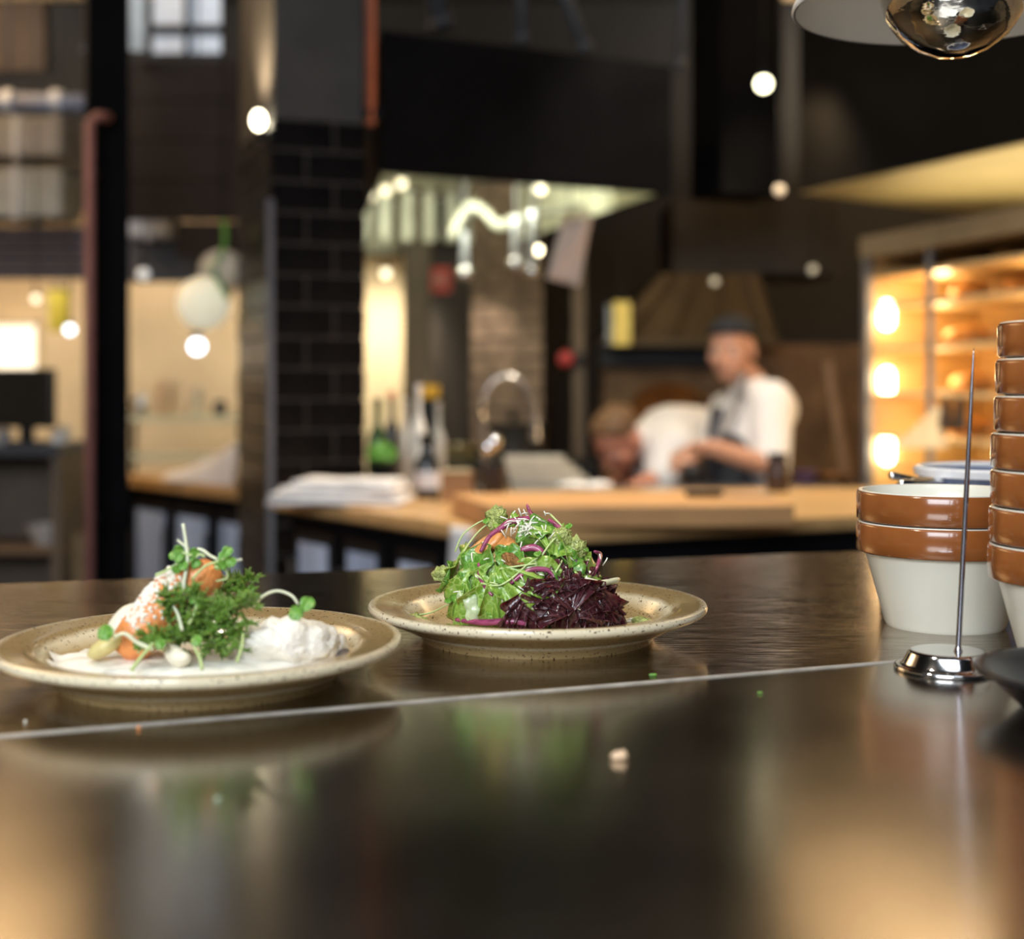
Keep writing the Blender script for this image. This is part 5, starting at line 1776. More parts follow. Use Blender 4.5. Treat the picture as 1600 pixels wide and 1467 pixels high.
MB().box(((x0 + xat(1200, OD)) / 2 - 0.01, OD - 0.26, zat(537, OD)), (xat(1200, OD) - x0 + 0.02, 0.02, 0.03)).build('trim', M('bronze_trim', (0.10, 0.065, 0.03), 0.4, 0.6), hd, smooth=False)
for px in (1056, 1090, 1125, 1160):
    a = Vector((xat(px, OD), OD - 0.105, zat(430, OD)))
    b = Vector((xat(1072 + (px - 1105) * 2.1, OD), OD - 0.252, zat(538, OD)))
    MB().tube([a, b], 0.012, 6).build('rib', bronze, hd)
MB().box((xat(1175, OD), OD + 0.2, (zat(430, OD) + zat(315, OD)) / 2), (0.76, 0.6, zat(315, OD) - zat(430, OD))).build('chimney_box', M('dark_bronze', (0.025, 0.018, 0.011), 0.5, 0.2, 0.25, 4), ov, smooth=False)
point('oven_fire_light', (mcx, OD + 0.5, 0.95), 3.0, (1.0, 0.55, 0.2), 0.1)
spot('oven_hood_light', (xat(1050, 5.9), 5.75, 2.55), (xat(1040, OD), OD, 1.4), 7, WARM, 80, 0.05)
# yellow poster strip next to the oven
t = thing('yellow_notice', 'narrow yellow notice hanging on the oven side', 'notice', at(970, 505, 6.2))
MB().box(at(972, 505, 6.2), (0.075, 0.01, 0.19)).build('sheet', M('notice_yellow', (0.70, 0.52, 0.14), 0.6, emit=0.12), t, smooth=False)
MB().tube([at(972, 470, 6.2), Vector((at(972, 470, 6.2).x, 6.2, 3.5))], 0.003, 6).build('cord', black_steel, t)
MB().box(at(952, 507, 6.21), (0.02, 0.012, 0.17)).build('frame_edge', M('notice_edge', (0.25, 0.27, 0.30), 0.5), t, smooth=False)
# peel
a, b = at(1293, 565, 5.9), at(1322, 748, 5.9)
t = thing('wooden_peel', 'pale wooden peel handle leaning beside the capped cook', 'peel', b)
MB().tube([a, b], [0.020, 0.022], 10).build('handle', M('peel_wood', (0.36, 0.22, 0.12), 0.6, 0, 0.15, 8), t)
MB().hexa([b + Vector((-0.02, -0.006, 0)), b + Vector((0.02, -0.006, 0)), b + Vector((0.02, 0.006, 0)), b + Vector((-0.02, 0.006, 0))], [b + Vector((-0.14, -0.006, -0.12)), b + Vector((0.16, -0.006, -0.12)), b + Vector((0.16, 0.006, -0.12)), b + Vector((-0.14, 0.006, -0.12))]).build('blade_neck', M('peel_wood', (0, 0, 0)), t, smooth=False)
MB().box((b.x + 0.01, b.y, (b.z - 0.12) / 2), (0.30, 0.012, b.z - 0.12)).build('blade', M('peel_wood', (0, 0, 0)), t, smooth=False)
# low bench beyond the cooks with pans
t = thing('back_bench', 'dark back bench beside the oven with pans on it', 'bench', (xat(1290, 5.6), 5.6, 0))
MB().box((xat(1285, 5.6), 5.62, 0.44), (0.36, 0.36, 0.86)).build('body', black_steel, t, smooth=False, bevel=0.01)
for k, (px, r, h, mt, lab) in enumerate(((1258, 0.05, 0.06, M('violet_bowl', (0.28, 0.16, 0.30), 0.4), 'small violet bowl on the dark back bench'), (1300, 0.07, 0.05, M('amber_pan', (0.34, 0.16, 0.06), 0.35, 0.5), 'amber copper pan on the dark back bench'))):
    b = Vector((xat(px, 5.5), 5.5, 0.87))
    o = MB().lathe([(0, 0), (r * 0.6, 0), (r, h), (r * 0.94, h), (r * 0.55, 0.008), (0, 0.008)], 24, b).build('back_bowl', mt, org=b)
    tag(o, lab, 'bowl')

# ------------------------------------------------------------------ lit glass cabinet on the right
cL = Vector((1.222, 4.80))
cR = Vector((1.447, 3.98))
cd = (cR - cL).normalized()
cn = Vector((-cd.y, cd.x))
if cn.x < 0:
    cn = -cn
cR2 = cL + cd * 1.5
ctop = zat(403, 4.8)
cab = thing('lit_display_cabinet', 'warmly lit glass display cabinet with bread shelves behind the bowls', 'cabinet', (1.5, 4.2, 0))
wood_back = M('cabinet_back_wood', (0.55, 0.34, 0.13), 0.5, 0, 0.25, 4, stretch=(1, 1, 7))


def cpt(s, n, z):
    q = cL + cd * s + cn * n
    return Vector((q.x, q.y, z))


def cbox(s0, s1, n0, n1, z0, z1):
    return MB().hexa([cpt(s0, n0, z0), cpt(s1, n0, z0), cpt(s1, n1, z0), cpt(s0, n1, z0)], [cpt(s0, n0, z1), cpt(s1, n0, z1), cpt(s1, n1, z1), cpt(s0, n1, z1)])


CB = 0.88
cbox(0, 1.5, 0.42, 0.46, CB, ctop).build('back_panel', wood_back, cab, smooth=False)
cbox(0, 1.5, 0, 0.46, 0, CB).build('base', black_paint, cab, smooth=False)
cbox(-0.02, 1.5, -0.03, 0.48, ctop, ctop + 0.07).build('top', M('cabinet_top', (0.24, 0.18, 0.11), 0.45, 0.2), cab, smooth=False)
cbox(-0.02, 0.0, 0.0, 0.46, CB, ctop).build('end_panel', wood_back, cab, smooth=False)
cbox(-0.02, 0.012, -0.02, 0.004, CB, ctop).build('post', M('post_blue_steel', (0.20, 0.21, 0.25), 0.35, 0.6), cab, smooth=False)
cbox(0.36, 0.385, -0.01, 0.004, CB, ctop).build('post', M('post_blue_steel', (0, 0, 0)), cab, smooth=False)
shelf_m = M('shelf_glow_wood', (0.66, 0.48, 0.24), 0.4, 0, 0.1, 8)
levels = [zat(y, 4.5) for y in (690, 620, 545, 475, 425)]
for zz in levels:
    cbox(0.005, 1.48, 0.02, 0.42, zz, zz + 0.014).build('shelf', shelf_m, cab, smooth=False)
bulb_h = M('cabinet_bulb_glow', (1, 0.93, 0.75), 0.4, emit=16, ecol=(1.0, 0.86, 0.55))
for y in (492, 597, 703):
    q = at(1381, y, 4.78)
    bl = MB().capsule(q + Vector((0.01, 0, -0.024)), q + Vector((0.01, 0, 0.024)), 0.024, 0.024).build('lamp_tube', bulb_h, cab, autosmooth=False)
for zz in (zat(448, 4.5), zat(510, 4.5), zat(585, 4.5), zat(655, 4.5), zat(715, 4.5)):
    q = cpt(0.18, 0.16, zz)
    point('cabinet_light', q, 1.5, (1.0, 0.72, 0.36), 0.03)
    q = cpt(0.75, 0.16, zz)
    point('cabinet_light', q, 1.5, (1.0, 0.72, 0.36), 0.03)
bread = M('bread_crust', (0.55, 0.27, 0.07), 0.6, 0, 0.4, 25, bump=0.4, bscale=60)
rnd = random.Random(9)
lv = ['lowest', 'second', 'middle', 'fourth', 'top']
for li, zz in enumerate(levels):
    for k, s_ in enumerate((0.22, 0.46, 0.66)):
        c_ = cpt(s_ + rnd.uniform(-0.03, 0.03), 0.24, zz + 0.014 + 0.032)
        m = MB().ball(c_, (0.065, 0.085, 0.034), 18, 12, Matrix.Rotation(rnd.uniform(0, 3), 3, 'Z'))
        for v in m.v:
            v += (v - c_) * 0.12 * noise.noise(v * 20)
            v.z = max(v.z, zz + 0.0145)
        o = m.build('bread_loaf', bread, org=c_, autosmooth=False)
        tag(o, ['bread loaf at the lamp end of the ', 'bread loaf in the middle of the ', 'bread loaf nearest the tall bowls on the '][k] + lv[li] + ' cabinet shelf', 'bread', 'bread loaves in the lit cabinet')
# pale paper bag and dark pots in front of the cabinet base
t = thing('menu_stand', 'pale sloping menu board leaning in the lit cabinet', 'board', at(1440, 700, 4.3))
p0, p1, p2 = at(1395, 700, 4.35), at(1470, 700, 4.2), at(1462, 635, 4.25)
m = MB().add([p0, p1, p2, p0 + Vector((0.02, 0.0, 0)), p1 + Vector((0.02, 0, 0)), p2 + Vector((0.02, 0, 0))], [(0, 1, 2), (5, 4, 3), (0, 3, 4, 1), (1, 4, 5, 2), (2, 5, 3, 0)])
m.build('face', M('menu_cream', (0.72, 0.56, 0.34), 0.6), t, smooth=False)
for k, px in enumerate((1478, 1500)):
    b = Vector((xat(px, 4.2), 4.2, zat(672, 4.2)))
    t = thing('pepper_mill', ['dark pepper mill in front of the lit cabinet', 'second dark pepper mill beside the first in the lit cabinet'][k], 'mill', b)
    MB().lathe([(0, 0), (0.02, 0), (0.021, 0.03), (0.015, 0.06), (0.019, 0.075), (0, 0.078)], 18, b).build('body', dark_wood, t)
    MB().ball(b + Vector((0, 0, 0.088)), 0.014, 12, 8).build('head', dark_wood, t)

# ------------------------------------------------------------------ far left bay
lb = struct('wall_bay', MB().box((xat(170, 7.6), 7.7, 1.1), (1.9, 0.08, 2.2)), tan_wall, 'warm tan wall of the far bay')
spot('bay_light', (xat(270, 6.6), 6.5, 2.2), (xat(270, 7.6), 7.6, 1.25), 66, SOFT, 90, 0.06, 0.8)
spot('bay_light_two', (xat(30, 6.6), 6.7, 2.0), (xat(30, 7.6), 7.6, 1.3), 26, SOFT, 80, 0.06, 0.8)
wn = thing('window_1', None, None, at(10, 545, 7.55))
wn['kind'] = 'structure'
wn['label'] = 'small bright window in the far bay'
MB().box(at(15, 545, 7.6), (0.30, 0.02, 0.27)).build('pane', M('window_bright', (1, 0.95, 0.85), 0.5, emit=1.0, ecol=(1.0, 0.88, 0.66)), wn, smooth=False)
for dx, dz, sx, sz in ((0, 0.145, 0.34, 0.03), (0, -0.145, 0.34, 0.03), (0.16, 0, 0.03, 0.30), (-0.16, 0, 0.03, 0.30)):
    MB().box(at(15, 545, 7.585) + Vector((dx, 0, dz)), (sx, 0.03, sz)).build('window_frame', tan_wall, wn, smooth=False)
t = thing('yellow_banner', 'narrow yellow banner beside the far window', 'banner', at(92, 485, 7.0))
MB().box(at(92, 485, 7.0), (0.10, 0.008, 0.21)).build('fabric', M('banner_yellow', (0.30, 0.24, 0.02), 0.6), t, smooth=False)
MB().tube([at(73, 451, 7.0), at(111, 451, 7.0)], 0.008, 8).build('rod', black_steel, t)
MB().tube([at(92, 451, 7.0), Vector((at(92, 451, 7).x, 7.0, 3.5))], 0.003, 6).build('cord', black_steel, t)
# bulkhead with duct and blind, top left
tt = thing('trim_3', None, None, (xat(60, 6.6), 6.6, zat(390, 6.6)))
tt['kind'] = 'structure'
tt['label'] = 'dark blue slatted shutter above the far opening'
for k in range(5):
    MB().box(at(40, 362 + k * 16.5, 6.6), (0.62, 0.03, 0.044), 0, 0, R(12)).build('slat', M('blue_grey_slat', (0.05, 0.055, 0.085), 0.5), tt, smooth=False)
for k, (y, hh, px0, px1, mt, lab) in enumerate(((308, 0.22, -60, 112, M('duct_pale', (0.22, 0.23, 0.22), 0.6), 'pale square air duct above the blue shutter'), (222, 0.18, -60, 112, M('duct_grey', (0.17, 0.165, 0.16), 0.6), 'grey square air duct below the round pipe'))):
    a = at((px0 + px1) / 2, y, 6.5)
    t = thing('air_duct', lab, 'duct', a)
    L = xat(px1, 6.5) - xat(px0, 6.5)
    MB().box(a, (L, 0.3, hh)).build('casing', mt, t, smooth=False, bevel=0.01)
    MB().box(a + Vector((L * 0.1, 0, 0)), (0.03, 0.32, hh + 0.02)).build('flange', galvanised, t, smooth=False)
area('duct_light', (xat(40, 5.2), 5.0, 3.0), at(40, 270, 6.5), 0.6, 0.6, 8, DAY)
a, b = at(-60, 160, 6.0), at(200, 165, 6.0)
t = thing('round_pipe', 'round blue-grey pipe crossing below the ceiling boards', 'pipe', a)
MB().tube([a, b], 0.045, 14).build('tube', M('pipe_blue_grey', (0.12, 0.13, 0.17), 0.5, 0.2), t, autosmooth=False)
for px in (14, 90, 160):
    c_ = at(px, 161, 6.0)
    MB().tube([c_ + Vector((-0.02, 0, 0)), c_ + Vector((0.02, 0, 0))], 0.056, 14).build('clamp', galvanised, t)
    MB().tube([c_, Vector((c_.x, c_.y, 3.5))], 0.006, 6).build('hanger_rod', black_steel, t)
struct('beam', MB().box(((xat(-150, 8.2) + xat(72, 8.2)) / 2, 8.2, (zat(112, 8.2) + 3.5) / 2), (xat(72, 8.2) - xat(-150, 8.2), 0.06, 3.5 - zat(112, 8.2))), M('brown_board', (0.07, 0.043, 0.027), 0.6, 0, 0.2, 3), 'brown timber board under the ceiling')
# dark timber bulkhead right of the post
bk = thing('wall_bulkhead', None, None, (xat(290, 5.9), 5.9, 2.0))
bk['kind'] = 'structure'
bk['label'] = 'dark brown plank bulkhead over the side counter'
for k in range(4):
    z1 = zat(98 + k * 62, 5.9)
    z0 = zat(98 + (k + 1) * 62, 5.9) + 0.006
    MB().box((xat(287, 5.9), 5.9, (z0 + z1) / 2), (xat(376, 5.9) - xat(198, 5.9), 0.05, z1 - z0)).build('plank', M('bulkhead_brown', (0.016, 0.0105, 0.0075), 0.7, 0, 0.3, 4, spec=0.2), bk, smooth=False)
MB().box((xat(327, 5.9), 5.9, (zat(349, 5.9) + zat(402, 5.9)) / 2), (xat(376, 5.9) - xat(278, 5.9), 0.05, zat(349, 5.9) - zat(402, 5.9))).build('plank', MATS['bulkhead_brown'], bk, smooth=False)
t = thing('air_duct', 'pale grey duct end below the dark plank bulkhead', 'duct', at(240, 360, 6.3))
MB().box(at(240, 352, 6.3), (0.20, 0.2, 0.13)).build('casing', galvanised, t, smooth=False, bevel=0.01)
MB().box(at(240, 352, 6.3), (0.03, 0.22, 0.15)).build('flange', galvanised, t, smooth=False)
struct('beam', MB().box((xat(285, 6.4), 6.4, zat(405, 6.4)), (0.60, 0.10, 0.205)), M('blue_beam', (0.05, 0.05, 0.06), 0.5), 'blue-grey beam above the warm bay')
# roof window
sk = thing('window_2', None, None, at(278, 45, 5.6))
sk['kind'] = 'structure'
sk['label'] = 'daylit roof window panes beside the grey steel strut'
glow = M('roof_glass', (0.55, 0.6, 0.68), 0.4, emit=0.30, ecol=(0.75, 0.82, 0.92))
for k, (pxa, pxb, ya, yb) in enumerate(((240, 290, -90, 38), (295, 345, -90, 38), (240, 290, 56, 84), (295, 345, 56, 84))):
    a, b = at(pxa, ya, 6.1), at(pxb, yb, 6.1)
    MB().box((a + b) / 2, (b.x - a.x, 0.02, a.z - b.z)).build('pane', glow, sk, smooth=False)
MB().box(at(292, 47, 6.08), (0.32, 0.04, 0.035)).build('window_frame', black_steel, sk, smooth=False)
MB().box(at(292, 0, 6.08), (0.02, 0.04, 0.50)).build('window_frame', black_steel, sk, smooth=False)
MB().box(at(292, 90, 6.08), (0.34, 0.04, 0.03)).build('window_frame', black_steel, sk, smooth=False)
struct('beam', MB().box((xat(218, 5.8), 5.8, (zat(82, 5.8) + 3.5) / 2), (0.058, 0.06, 3.5 - zat(82, 5.8))), M('strut_grey', (0.26, 0.30, 0.33), 0.5, 0.1), 'pale grey steel strut beside the roof window')
gs = [at(125, 78, 6.0), at(205, 78, 6.0), at(205, -60, 6.0)]
m = MB().add(gs + [p + Vector((0, 0.02, 0)) for p in gs], [(0, 1, 2), (5, 4, 3), (0, 3, 4, 1), (1, 4, 5, 2), (2, 5, 3, 0)])
o = struct('beam', m, M('gusset_grey', (0.07, 0.07, 0.085), 0.6), 'dark grey triangular steel gusset under the roof')
# ceiling pipes over the hood
for k, (p0, p1, r, lab) in enumerate((((812, -60, 5.2), (816, 62, 5.2), 0.020, 'vertical grey hanger pipe above the black hood'), ((870, -40, 5.2), (915, 75, 5.2), 0.022, 'slanting grey pipe above the black hood'), ((668, -60, 5.2), (690, 40, 5.2), 0.04, 'stubby blue-grey duct pipe above the hood near the pillar'),
                                      ((1072, -60, 5.2), (1060, 100, 5.2), 0.020, 'thin blue-grey pipe above the capped cook'))):
    a, b = at(*p0), at(*p1)
    t = thing('ceiling_pipe', lab, 'pipe', b)
    MB().tube([a + (a - b).normalized() * 0.5, b], r, 10).build('tube', M('pipe_grey', (0.10, 0.11, 0.13), 0.5, 0.2), t, autosmooth=False)
    MB().tube([b - (b - a).normalized() * 0.02, b + (b - a).normalized() * 0.01], r * 1.3, 10).build('collar', M('pipe_grey', (0, 0, 0)), t, autosmooth=False)

# far left counter, monitor, shelf cabinet, crate
t = thing('shelf_cabinet', 'open taupe shelf cabinet below the till counter', 'cabinet', (xat(40, 5.6), 5.6, 0))
taupe = M('taupe_board', (0.16, 0.12, 0.085), 0.6, 0, 0.15, 5)
zc = zat(695, 5.6)
xa, xb = xat(-90, 5.6), xat(108, 5.6)
MB().box(((xa + xb) / 2, 5.7, zc - 0.015), (xb - xa, 0.45, 0.045)).build('top', M('cabinet_dark_top', (0.05, 0.055, 0.07), 0.4), t, smooth=False)
MB().box((xb - 0.02, 5.7, zc / 2 - 0.02), (0.035, 0.4, zc - 0.04)).build('side_panel', taupe, t, smooth=False)
MB().box((xa + 0.02, 5.7, zc / 2 - 0.02), (0.035, 0.4, zc - 0.04)).build('side_panel', taupe, t, smooth=False)
MB().box(((xa + xb) / 2, 5.88, zc / 2), (xb - xa, 0.02, zc - 0.04)).build('back_panel', taupe, t, smooth=False)
zs = zat(850, 5.6)
MB().box(((xa + xb) / 2, 5.7, zs - 0.015), (xb - xa, 0.38, 0.03)).build('shelf', M('shelf_oak_dull', (0.22, 0.14, 0.08), 0.6), t, smooth=False)
b = Vector((xat(65, 5.55), 5.6, zs))
o = MB().lathe([(0, 0), (0.04, 0), (0.075, 0.075), (0.07, 0.078), (0.035, 0.01), (0, 0.01)], 24, b).build('white_bowl', M('white_ceramic', (0.6, 0.58, 0.55), 0.4), org=b)
tag(o, 'white bowl on the shelf of the taupe cabinet', 'bowl')
mo = at(38, 622, 5.5)
t = thing('till_monitor', 'black till monitor on the far counter', 'monitor', (mo.x, mo.y, zc + 0.008))
MB().box(mo, (0.25, 0.05, 0.23), R(-10)).build('screen', M('monitor_black', (0.010, 0.011, 0.012), 0.3), t, smooth=False, bevel=0.006)
MB().box((mo.x, mo.y + 0.03, (mo.z + zc) / 2), (0.05, 0.03, mo.z - zc)).build('stand', black_steel, t, smooth=False)
MB().box((mo.x, mo.y + 0.03, zc + 0.0142), (0.14, 0.1, 0.012)).build('foot', black_steel, t, smooth=False)
for k, (px, r, h, mt, lab) in enumerate(((88, 0.018, 0.055, steel, 'small steel tin on the till counter'), (100, 0.026, 0.07, glass_c, 'glass jar at the end of the till counter'), (5, 0.03, 0.06, galvanised, 'grey tin under the till monitor'))):
    b = Vector((xat(px, 5.55), 5.55, zc + 0.0075))
    o = MB().lathe([(0, 0), (r, 0), (r, h * 0.85), (r * 0.7, h), (0, h)], 20, b).build('counter_tin', mt, org=b)
    tag(o, lab, 'tin')
cr = Vector((xat(162, 5.3), 5.3, 0))
t = thing('wooden_crate', 'tan wooden crate standing upright below the dark post', 'crate', cr)
cm = M('crate_wood', (0.24, 0.17, 0.09), 0.7, 0, 0.2, 6)
zt = zat(828, 5.3)
for k in range(4):
    MB().box((cr.x, cr.y - 0.11, zt - 0.05 - k * 0.105), (0.155, 0.015, 0.095)).build('slat', cm, t, smooth=False)
MB().box((cr.x, cr.y, zt / 2), (0.15, 0.2, zt - 0.02)).build('body', cm, t, smooth=False)
MB().box((cr.x + 0.035, cr.y - 0.120, zt - 0.16), (0.05, 0.006, 0.09)).build('dark_label', black_steel, t, smooth=False)


# ------------------------------------------------------------------ cooks
def remesh(mb, name, mat, parent, vox, smooth=2):
    o = mb.build(name, mat, parent, autosmooth=False, weld=False)
    md = o.modifiers.new('skin', 'REMESH')
    md.mode = 'VOXEL'
    md.voxel_size = vox
    md.use_smooth_shade = True
    s2 = o.modifiers.new('soft', 'SMOOTH')
    s2.factor = 0.5
    s2.iterations = smooth
    dg = bpy.context.evaluated_depsgraph_get()
    me = bpy.data.meshes.new_from_object(o.evaluated_get(dg))
    o.modifiers.clear()
    old = o.data
    o.data = me
    bpy.data.meshes.remove(old)
    return o


def chain(mb, pts, rad):
    for i in range(len(pts) - 1):
        mb.capsule(pts[i], pts[i + 1], rad[i], rad[i + 1])


def hand(mb, wrist, direc, palm_n, s=1.0, curl=0.7):
    """palm, four unequal bent fingers and a thumb from the side of the palm"""
    d = Vector(direc).normalized()
    n = Vector(palm_n).normalized()
    x = d.cross(n).normalized()
    n = x.cross(d).normalized()
    w_ = Vector(wrist)
    mb.capsule(w_, w_ + d * 0.03 * s, 0.024 * s, 0.026 * s)
    for k in range(4):
        o = (k - 1.5) * 0.019 * s
        a = w_ + d * 0.025 * s + x * o * 0.8
        b = w_ + d * 0.085 * s + x * o
        mb.capsule(a, b, 0.013 * s, 0.0115 * s)
        L = (0.034, 0.042, 0.039, 0.030)[k] * s
        d1 = (d * math.cos(curl) + n * math.sin(curl)).normalized()
        d2_ = (d * math.cos(curl * 2) + n * math.sin(curl * 2)).normalized()
        c_ = b + d1 * L
        e = c_ + d2_ * L * 0.75
        mb.capsule(b, c_, 0.0095 * s, 0.0085 * s)
        mb.capsule(c_, e, 0.0085 * s, 0.007 * s)
    a = w_ + d * 0.02 * s + x * -0.02 * s
    b = a + (d * 0.6 - x * 0.75 + n * 0.3).normalized() * 0.04 * s
    c_ = b + (d * 0.85 - x * 0.1 + n * 0.5).normalized() * 0.032 * s
    mb.capsule(a, b, 0.014 * s, 0.011 * s)
    mb.capsule(b, c_, 0.0105 * s, 0.008 * s)


def head(mb, c, rot, s=1.0):
    """skull, jaw, nose, brow, lips and ears; the face looks along local -y"""
    q = lambda x, y, z: Vector(c) + rot @ (Vector((x, y, z)) * s)
    r3 = rot
    mb.ball(q(0, 0.012, 0.035), (0.074 * s, 0.092 * s, 0.080 * s), 20, 14, r3)
    mb.ball(q(0, -0.025, -0.035), (0.058 * s, 0.062 * s, 0.068 * s), 18, 12, r3)
    mb.ball(q(0, -0.055, -0.082), (0.030 * s, 0.026 * s, 0.022 * s), 12, 8, r3)
    mb.capsule(q(0, -0.082, 0.012), q(0, -0.102, -0.022), 0.008 * s, 0.013 * s)
    mb.capsule(q(-0.035, -0.072, 0.022), q(0.035, -0.072, 0.022), 0.012 * s, 0.012 * s)
    mb.capsule(q(-0.018, -0.082, -0.052), q(0.018, -0.082, -0.052), 0.008 * s, 0.008 * s)
    for sx in (-1, 1):
        mb.ball(q(sx * 0.045, -0.055, -0.02), (0.022 * s, 0.02 * s, 0.022 * s), 10, 8, r3)
        mb.ball(q(sx * 0.076, 0.012, -0.005), (0.010 * s, 0.020 * s, 0.030 * s), 10, 8, r3)
    return q


def eyes(parent, q, rot):
    ew = M('eye_white', (0.75, 0.72, 0.68), 0.3)
    ei = M('eye_iris', (0.03, 0.02, 0.015), 0.2)
    for sx in (-1, 1):
        e = MB().ball(q(sx * 0.030, -0.070, 0.006), 0.011, 10, 8).build('eye', ew, parent)
        MB().ball(q(sx * 0.030, -0.078, 0.006), 0.0052, 8, 6).build('iris', ei, e)


# the cook standing, in a cap
D1 = 4.92
P1 = lambda px, py, dD=0.0: at(px, py, D1 + dD)
foot = Vector((P1(1170, 600).x + 0.03, D1, 0))
ck = thing('person', 'cook in white shirt, dark apron and black cap, looking this way', 'person', foot)
hc = P1(1143, 548, -0.02)
rot1 = Matrix.Rotation(R(-28), 3, 'Z') @ Matrix.Rotation(R(6), 3, 'X')
mb = MB()
hq = head(mb, hc, rot1, 1.0)
neck = P1(1172, 600, 0.03)
chest = P1(1172, 655, 0.02)
belly = P1(1166, 728, 0.0)
hip = Vector((belly.x + 0.02, D1 + 0.03, 0.80))
mb.capsule(hc + Vector((0.02, 0.03, -0.05)), neck, 0.052, 0.058)
chain(mb, [neck, chest, belly, hip], [0.060, 0.115, 0.115, 0.12])
shL = P1(1205, 628, -0.10)      # arm on the camera side
elL = P1(1205, 730, -0.15)
wrL = P1(1118, 700, -0.26)
chain(mb, [shL, elL, wrL], [0.052, 0.042, 0.029])
hand(mb, wrL, Vector((-1, -0.1, 0.10)), Vector((0.05, -0.2, -1)), 1.0, 0.6)
shR = P1(1135, 640, 0.14)
elR = P1(1112, 715, 0.16)
wrR = P1(1085, 712, -0.05)
chain(mb, [shR, elR, wrR], [0.050, 0.040, 0.028])
hand(mb, wrR, Vector((-0.5, -0.9, 0.0)), Vector((-0.5, 0.0, -1)), 1.0, 0.7)
for sx in (-1, 1):
    hp = hip + Vector((0.03, 0.075 * sx, -0.02))
    knp = Vector((hip.x - 0.08, hip.y + 0.09 * sx, 0.45))
    an = Vector((hip.x + 0.02, hip.y + 0.10 * sx, 0.08))
    chain(mb, [hp, knp, an], [0.085, 0.058, 0.042])
    chain(mb, [an + Vector((0, 0, -0.03)), an + Vector((-0.13, 0, -0.045))], [0.04, 0.034])
remesh(mb, 'body', skin, ck, 0.0065, 2)
eyes(ck, hq, rot1)
cap_m = M('cap_black', (0.012, 0.013, 0.018), 0.8)
capb = MB().ball(hq(0, 0.014, 0.062), (0.082, 0.098, 0.062), 24, 16, rot1)
lim = hq(0, 0, 0.048)
nrm = rot1 @ Vector((0, 0.25, 1)).normalized()
for v in capb.v:
    d = (v - lim).dot(nrm)
    if d < 0:
        v -= nrm * d
capb.build('cap', cap_m, ck, autosmooth=False)
hairm = M('hair_dark', (0.05, 0.026, 0.015), 0.6)
hb_ = MB().ball(hq(0.0, 0.075, 0.00), (0.062, 0.04, 0.055), 14, 10, rot1)
hb_.build('hair', hairm, ck, autosmooth=False)
shirt_m = M('chef_shirt', (0.74, 0.72, 0.72), 0.85, 0, 0.05, 12, bump=0.15, bscale=10)
sb = MB()
chain(sb, [neck + Vector((0, 0, -0.02)), chest, belly, hip + Vector((0, 0, 0.04))], [0.072, 0.128, 0.128, 0.134])
sb.capsule(P1(1140, 640, 0.10), P1(1208, 640, -0.06), 0.07, 0.088)
chain(sb, [shL, shL.lerp(elL, 0.95)], [0.078, 0.066])
chain(sb, [shR, shR.lerp(elR, 0.9)], [0.066, 0.060])
remesh(sb, 'shirt', shirt_m, ck, 0.010, 5)
apm = M('apron_charcoal', (0.022, 0.024, 0.032), 0.8, 0, 0.15, 15)
ab = MB()
ab.capsule(belly + Vector((-0.03, -0.01, 0.03)), hip + Vector((-0.01, 0, -0.05)), 0.124, 0.150)
chain(ab, [hip + Vector((-0.02, 0, -0.05)), hip + Vector((-0.05, 0, -0.35))], [0.150, 0.155])
remesh(ab, 'apron', apm, ck, 0.012, 5)
MB().tube(bez([P1(1160, 585, -0.055), P1(1156, 605, -0.12), P1(1140, 640, -0.14), P1(1122, 680, -0.15), P1(1116, 715, -0.14)], 16), 0.013, 8).build('apron_strap', M('strap_grey', (0.20, 0.20, 0.22), 0.8), ck, autosmooth=False)
MB().box(P1(1117, 660, -0.09), (0.035, 0.05, 0.11), 0, R(12)).build('apron_bib', apm, ck, smooth=False, bevel=0.01)
tr = MB()
for sx in (-1, 1):
    hp = hip + Vector((0.03, 0.075 * sx, -0.02))
    knp = Vector((hip.x - 0.08, hip.y + 0.09 * sx, 0.45))
    an = Vector((hip.x + 0.02, hip.y + 0.10 * sx, 0.12))
    chain(tr, [hp, knp, an], [0.097, 0.075, 0.062])
remesh(tr, 'trousers', black_paint, ck, 0.012, 3)
# small pot in the cook's hands
pp_ = P1(1083, 733, -0.14)
t = thing('small_pot', 'small dark pot with amber contents held by the capped cook', 'pot', pp_)
MB().lathe([(0, -0.03), (0.04, -0.03), (0.045, -0.02), (0.045, 0.022), (0.041, 0.022), (0.039, 0.010), (0, 0.010)], 24, pp_).build('body', M('pot_dark', (0.1, 0.09, 0.08)), t)
MB().lathe([(0, 0.016), (0.040, 0.016), (0.040, 0.0105), (0, 0.0105)], 24, pp_).build('highlight', M('amber_highlight', (0.7, 0.38, 0.10), 0.4), t)  # amber disc stands in for an orange highlight on the pot
# dark jar beside the cook on the island
b = Vector((xat(1215, 4.2), 4.2, IZ))
t = thing('dark_jar', 'dark brown jar on the island beside the capped cook', 'jar', b)
MB().lathe([(0, 0), (0.032, 0), (0.036, 0.01), (0.036, 0.075), (0.028, 0.09), (0.028, 0.098), (0, 0.098)], 24, b).build('body', M('brown_jar_glass', (0.045, 0.022, 0.014), 0.2), t)
MB().lathe([(0, 0.0985), (0.031, 0.0985), (0.031, 0.114), (0, 0.115)], 24, b).build('lid', black_steel, t)

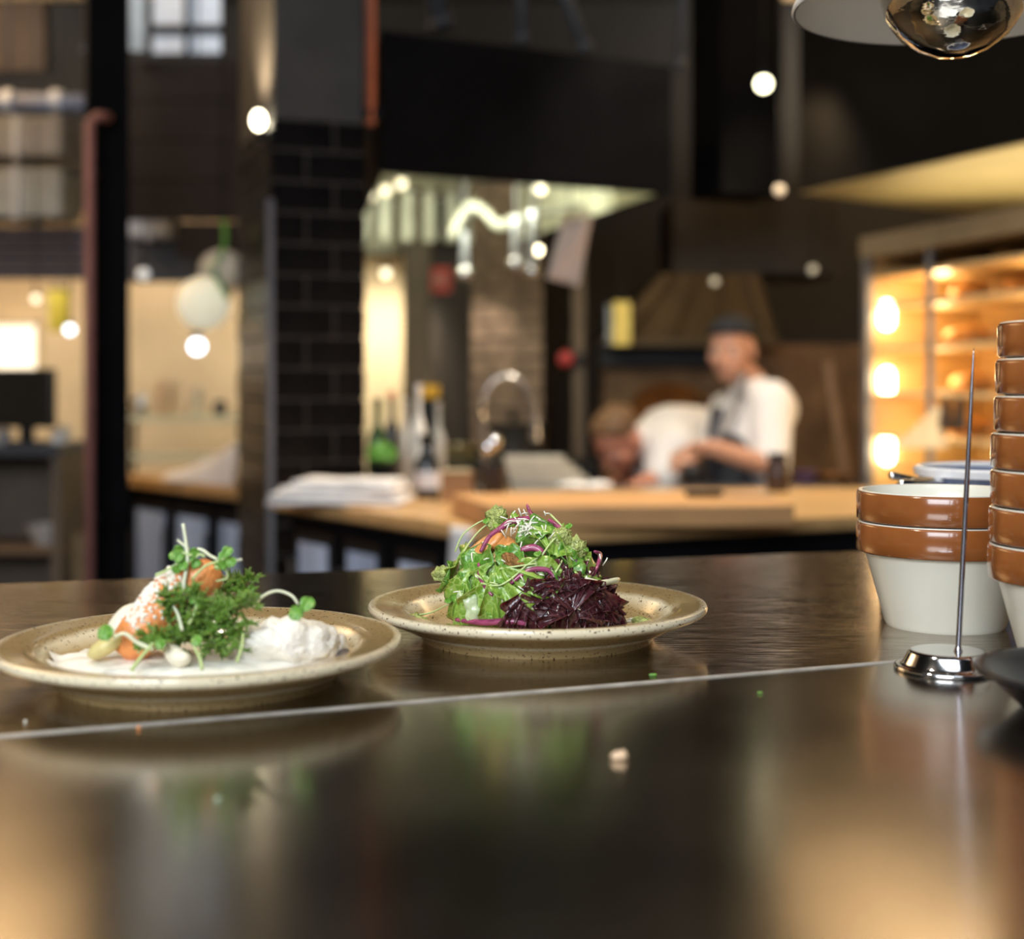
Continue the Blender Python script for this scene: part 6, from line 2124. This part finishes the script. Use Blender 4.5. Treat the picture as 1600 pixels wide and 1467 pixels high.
# the cook bending over the counter
D2 = 5.26
P2 = lambda px, py, dD=0.0: at(px, py, D2 + dD)
hip2 = Vector((P2(1120, 600).x + 0.03, D2 + 0.22, 0.92))
ck2 = thing('person', 'bareheaded cook in white shirt bending low over the counter', 'person', (hip2.x, hip2.y, 0))
hc2 = P2(966, 690, -0.14)
rot2 = Matrix.Rotation(R(-52), 3, 'Z') @ Matrix.Rotation(R(48), 3, 'X')
mb = MB()
hq2 = head(mb, hc2, rot2, 1.0)
neck2 = P2(1004, 690, -0.06)
chest2 = P2(1045, 690, 0.0)
mid2 = P2(1088, 690, 0.10)
mb.capsule(hc2 + Vector((0.03, 0.03, -0.01)), neck2, 0.052, 0.058)
chain(mb, [neck2, chest2, mid2, hip2], [0.066, 0.115, 0.115, 0.12])
arms2 = []
for (sh, el, wr) in ((P2(1040, 705, -0.14), P2(1035, 770, -0.20), P2(985, 768, -0.30)), (P2(1008, 690, 0.10), P2(985, 750, 0.10), P2(950, 765, -0.10))):
    el.z = max(el.z, 1.0 - 0.06)
    chain(mb, [sh, el, wr], [0.052, 0.042, 0.029])
    hand(mb, wr, Vector((-0.8, -0.5, -0.05)), Vector((0, 0, -1)), 1.0, 0.5)
    arms2.append((sh, el))
for sx in (-1, 1):
    hp = hip2 + Vector((0.02, 0.08 * sx, -0.03))
    knp = Vector((hip2.x + 0.01, hip2.y + 0.09 * sx, 0.48))
    an = Vector((hip2.x + 0.06, hip2.y + 0.10 * sx, 0.08))
    chain(mb, [hp, knp, an], [0.085, 0.058, 0.042])
    chain(mb, [an + Vector((0, 0, -0.03)), an + Vector((-0.13, 0, -0.045))], [0.04, 0.034])
remesh(mb, 'body', M('skin_flushed', (0.52, 0.22, 0.14), 0.55, 0, 0.1, 10, sss=0.1), ck2, 0.0065, 2)
eyes(ck2, hq2, rot2)
hairb = MB().ball(hq2(0, 0.022, 0.055), (0.082, 0.098, 0.075), 24, 16, rot2)
lim2 = hq2(0, -0.02, 0.055)
nr2 = rot2 @ Vector((0, 0.75, 0.65)).normalized()
for v in hairb.v:
    d = (v - lim2).dot(nr2)
    if d < 0:
        v -= nr2 * d
    v += (v - hc2).normalized() * 0.006 * noise.noise(v * 40)
hairb.build('hair', M('hair_brown', (0.16, 0.085, 0.04), 0.6, 0, 0.3, 60), ck2, autosmooth=False)
sb = MB()
chain(sb, [neck2 + Vector((0.02, 0, 0)), chest2 + Vector((0, 0, 0.008)), mid2, hip2 + Vector((-0.02, 0, 0.02))], [0.080, 0.132, 0.138, 0.138])
sb.capsule(chest2 + Vector((0.0, -0.12, -0.02)), chest2 + Vector((-0.03, 0.13, -0.01)), 0.095, 0.095)
for sh, el in arms2:
    chain(sb, [sh, sh.lerp(el, 0.95)], [0.080, 0.072])
remesh(sb, 'shirt', shirt_m, ck2, 0.010, 5)
tr = MB()
for sx in (-1, 1):
    hp = hip2 + Vector((0.02, 0.08 * sx, -0.03))
    knp = Vector((hip2.x + 0.01, hip2.y + 0.09 * sx, 0.48))
    an = Vector((hip2.x + 0.06, hip2.y + 0.10 * sx, 0.12))
    chain(tr, [hp, knp, an], [0.112, 0.080, 0.065])
remesh(tr, 'trousers', black_paint, ck2, 0.012, 3)

bpy.context.view_layer.update()
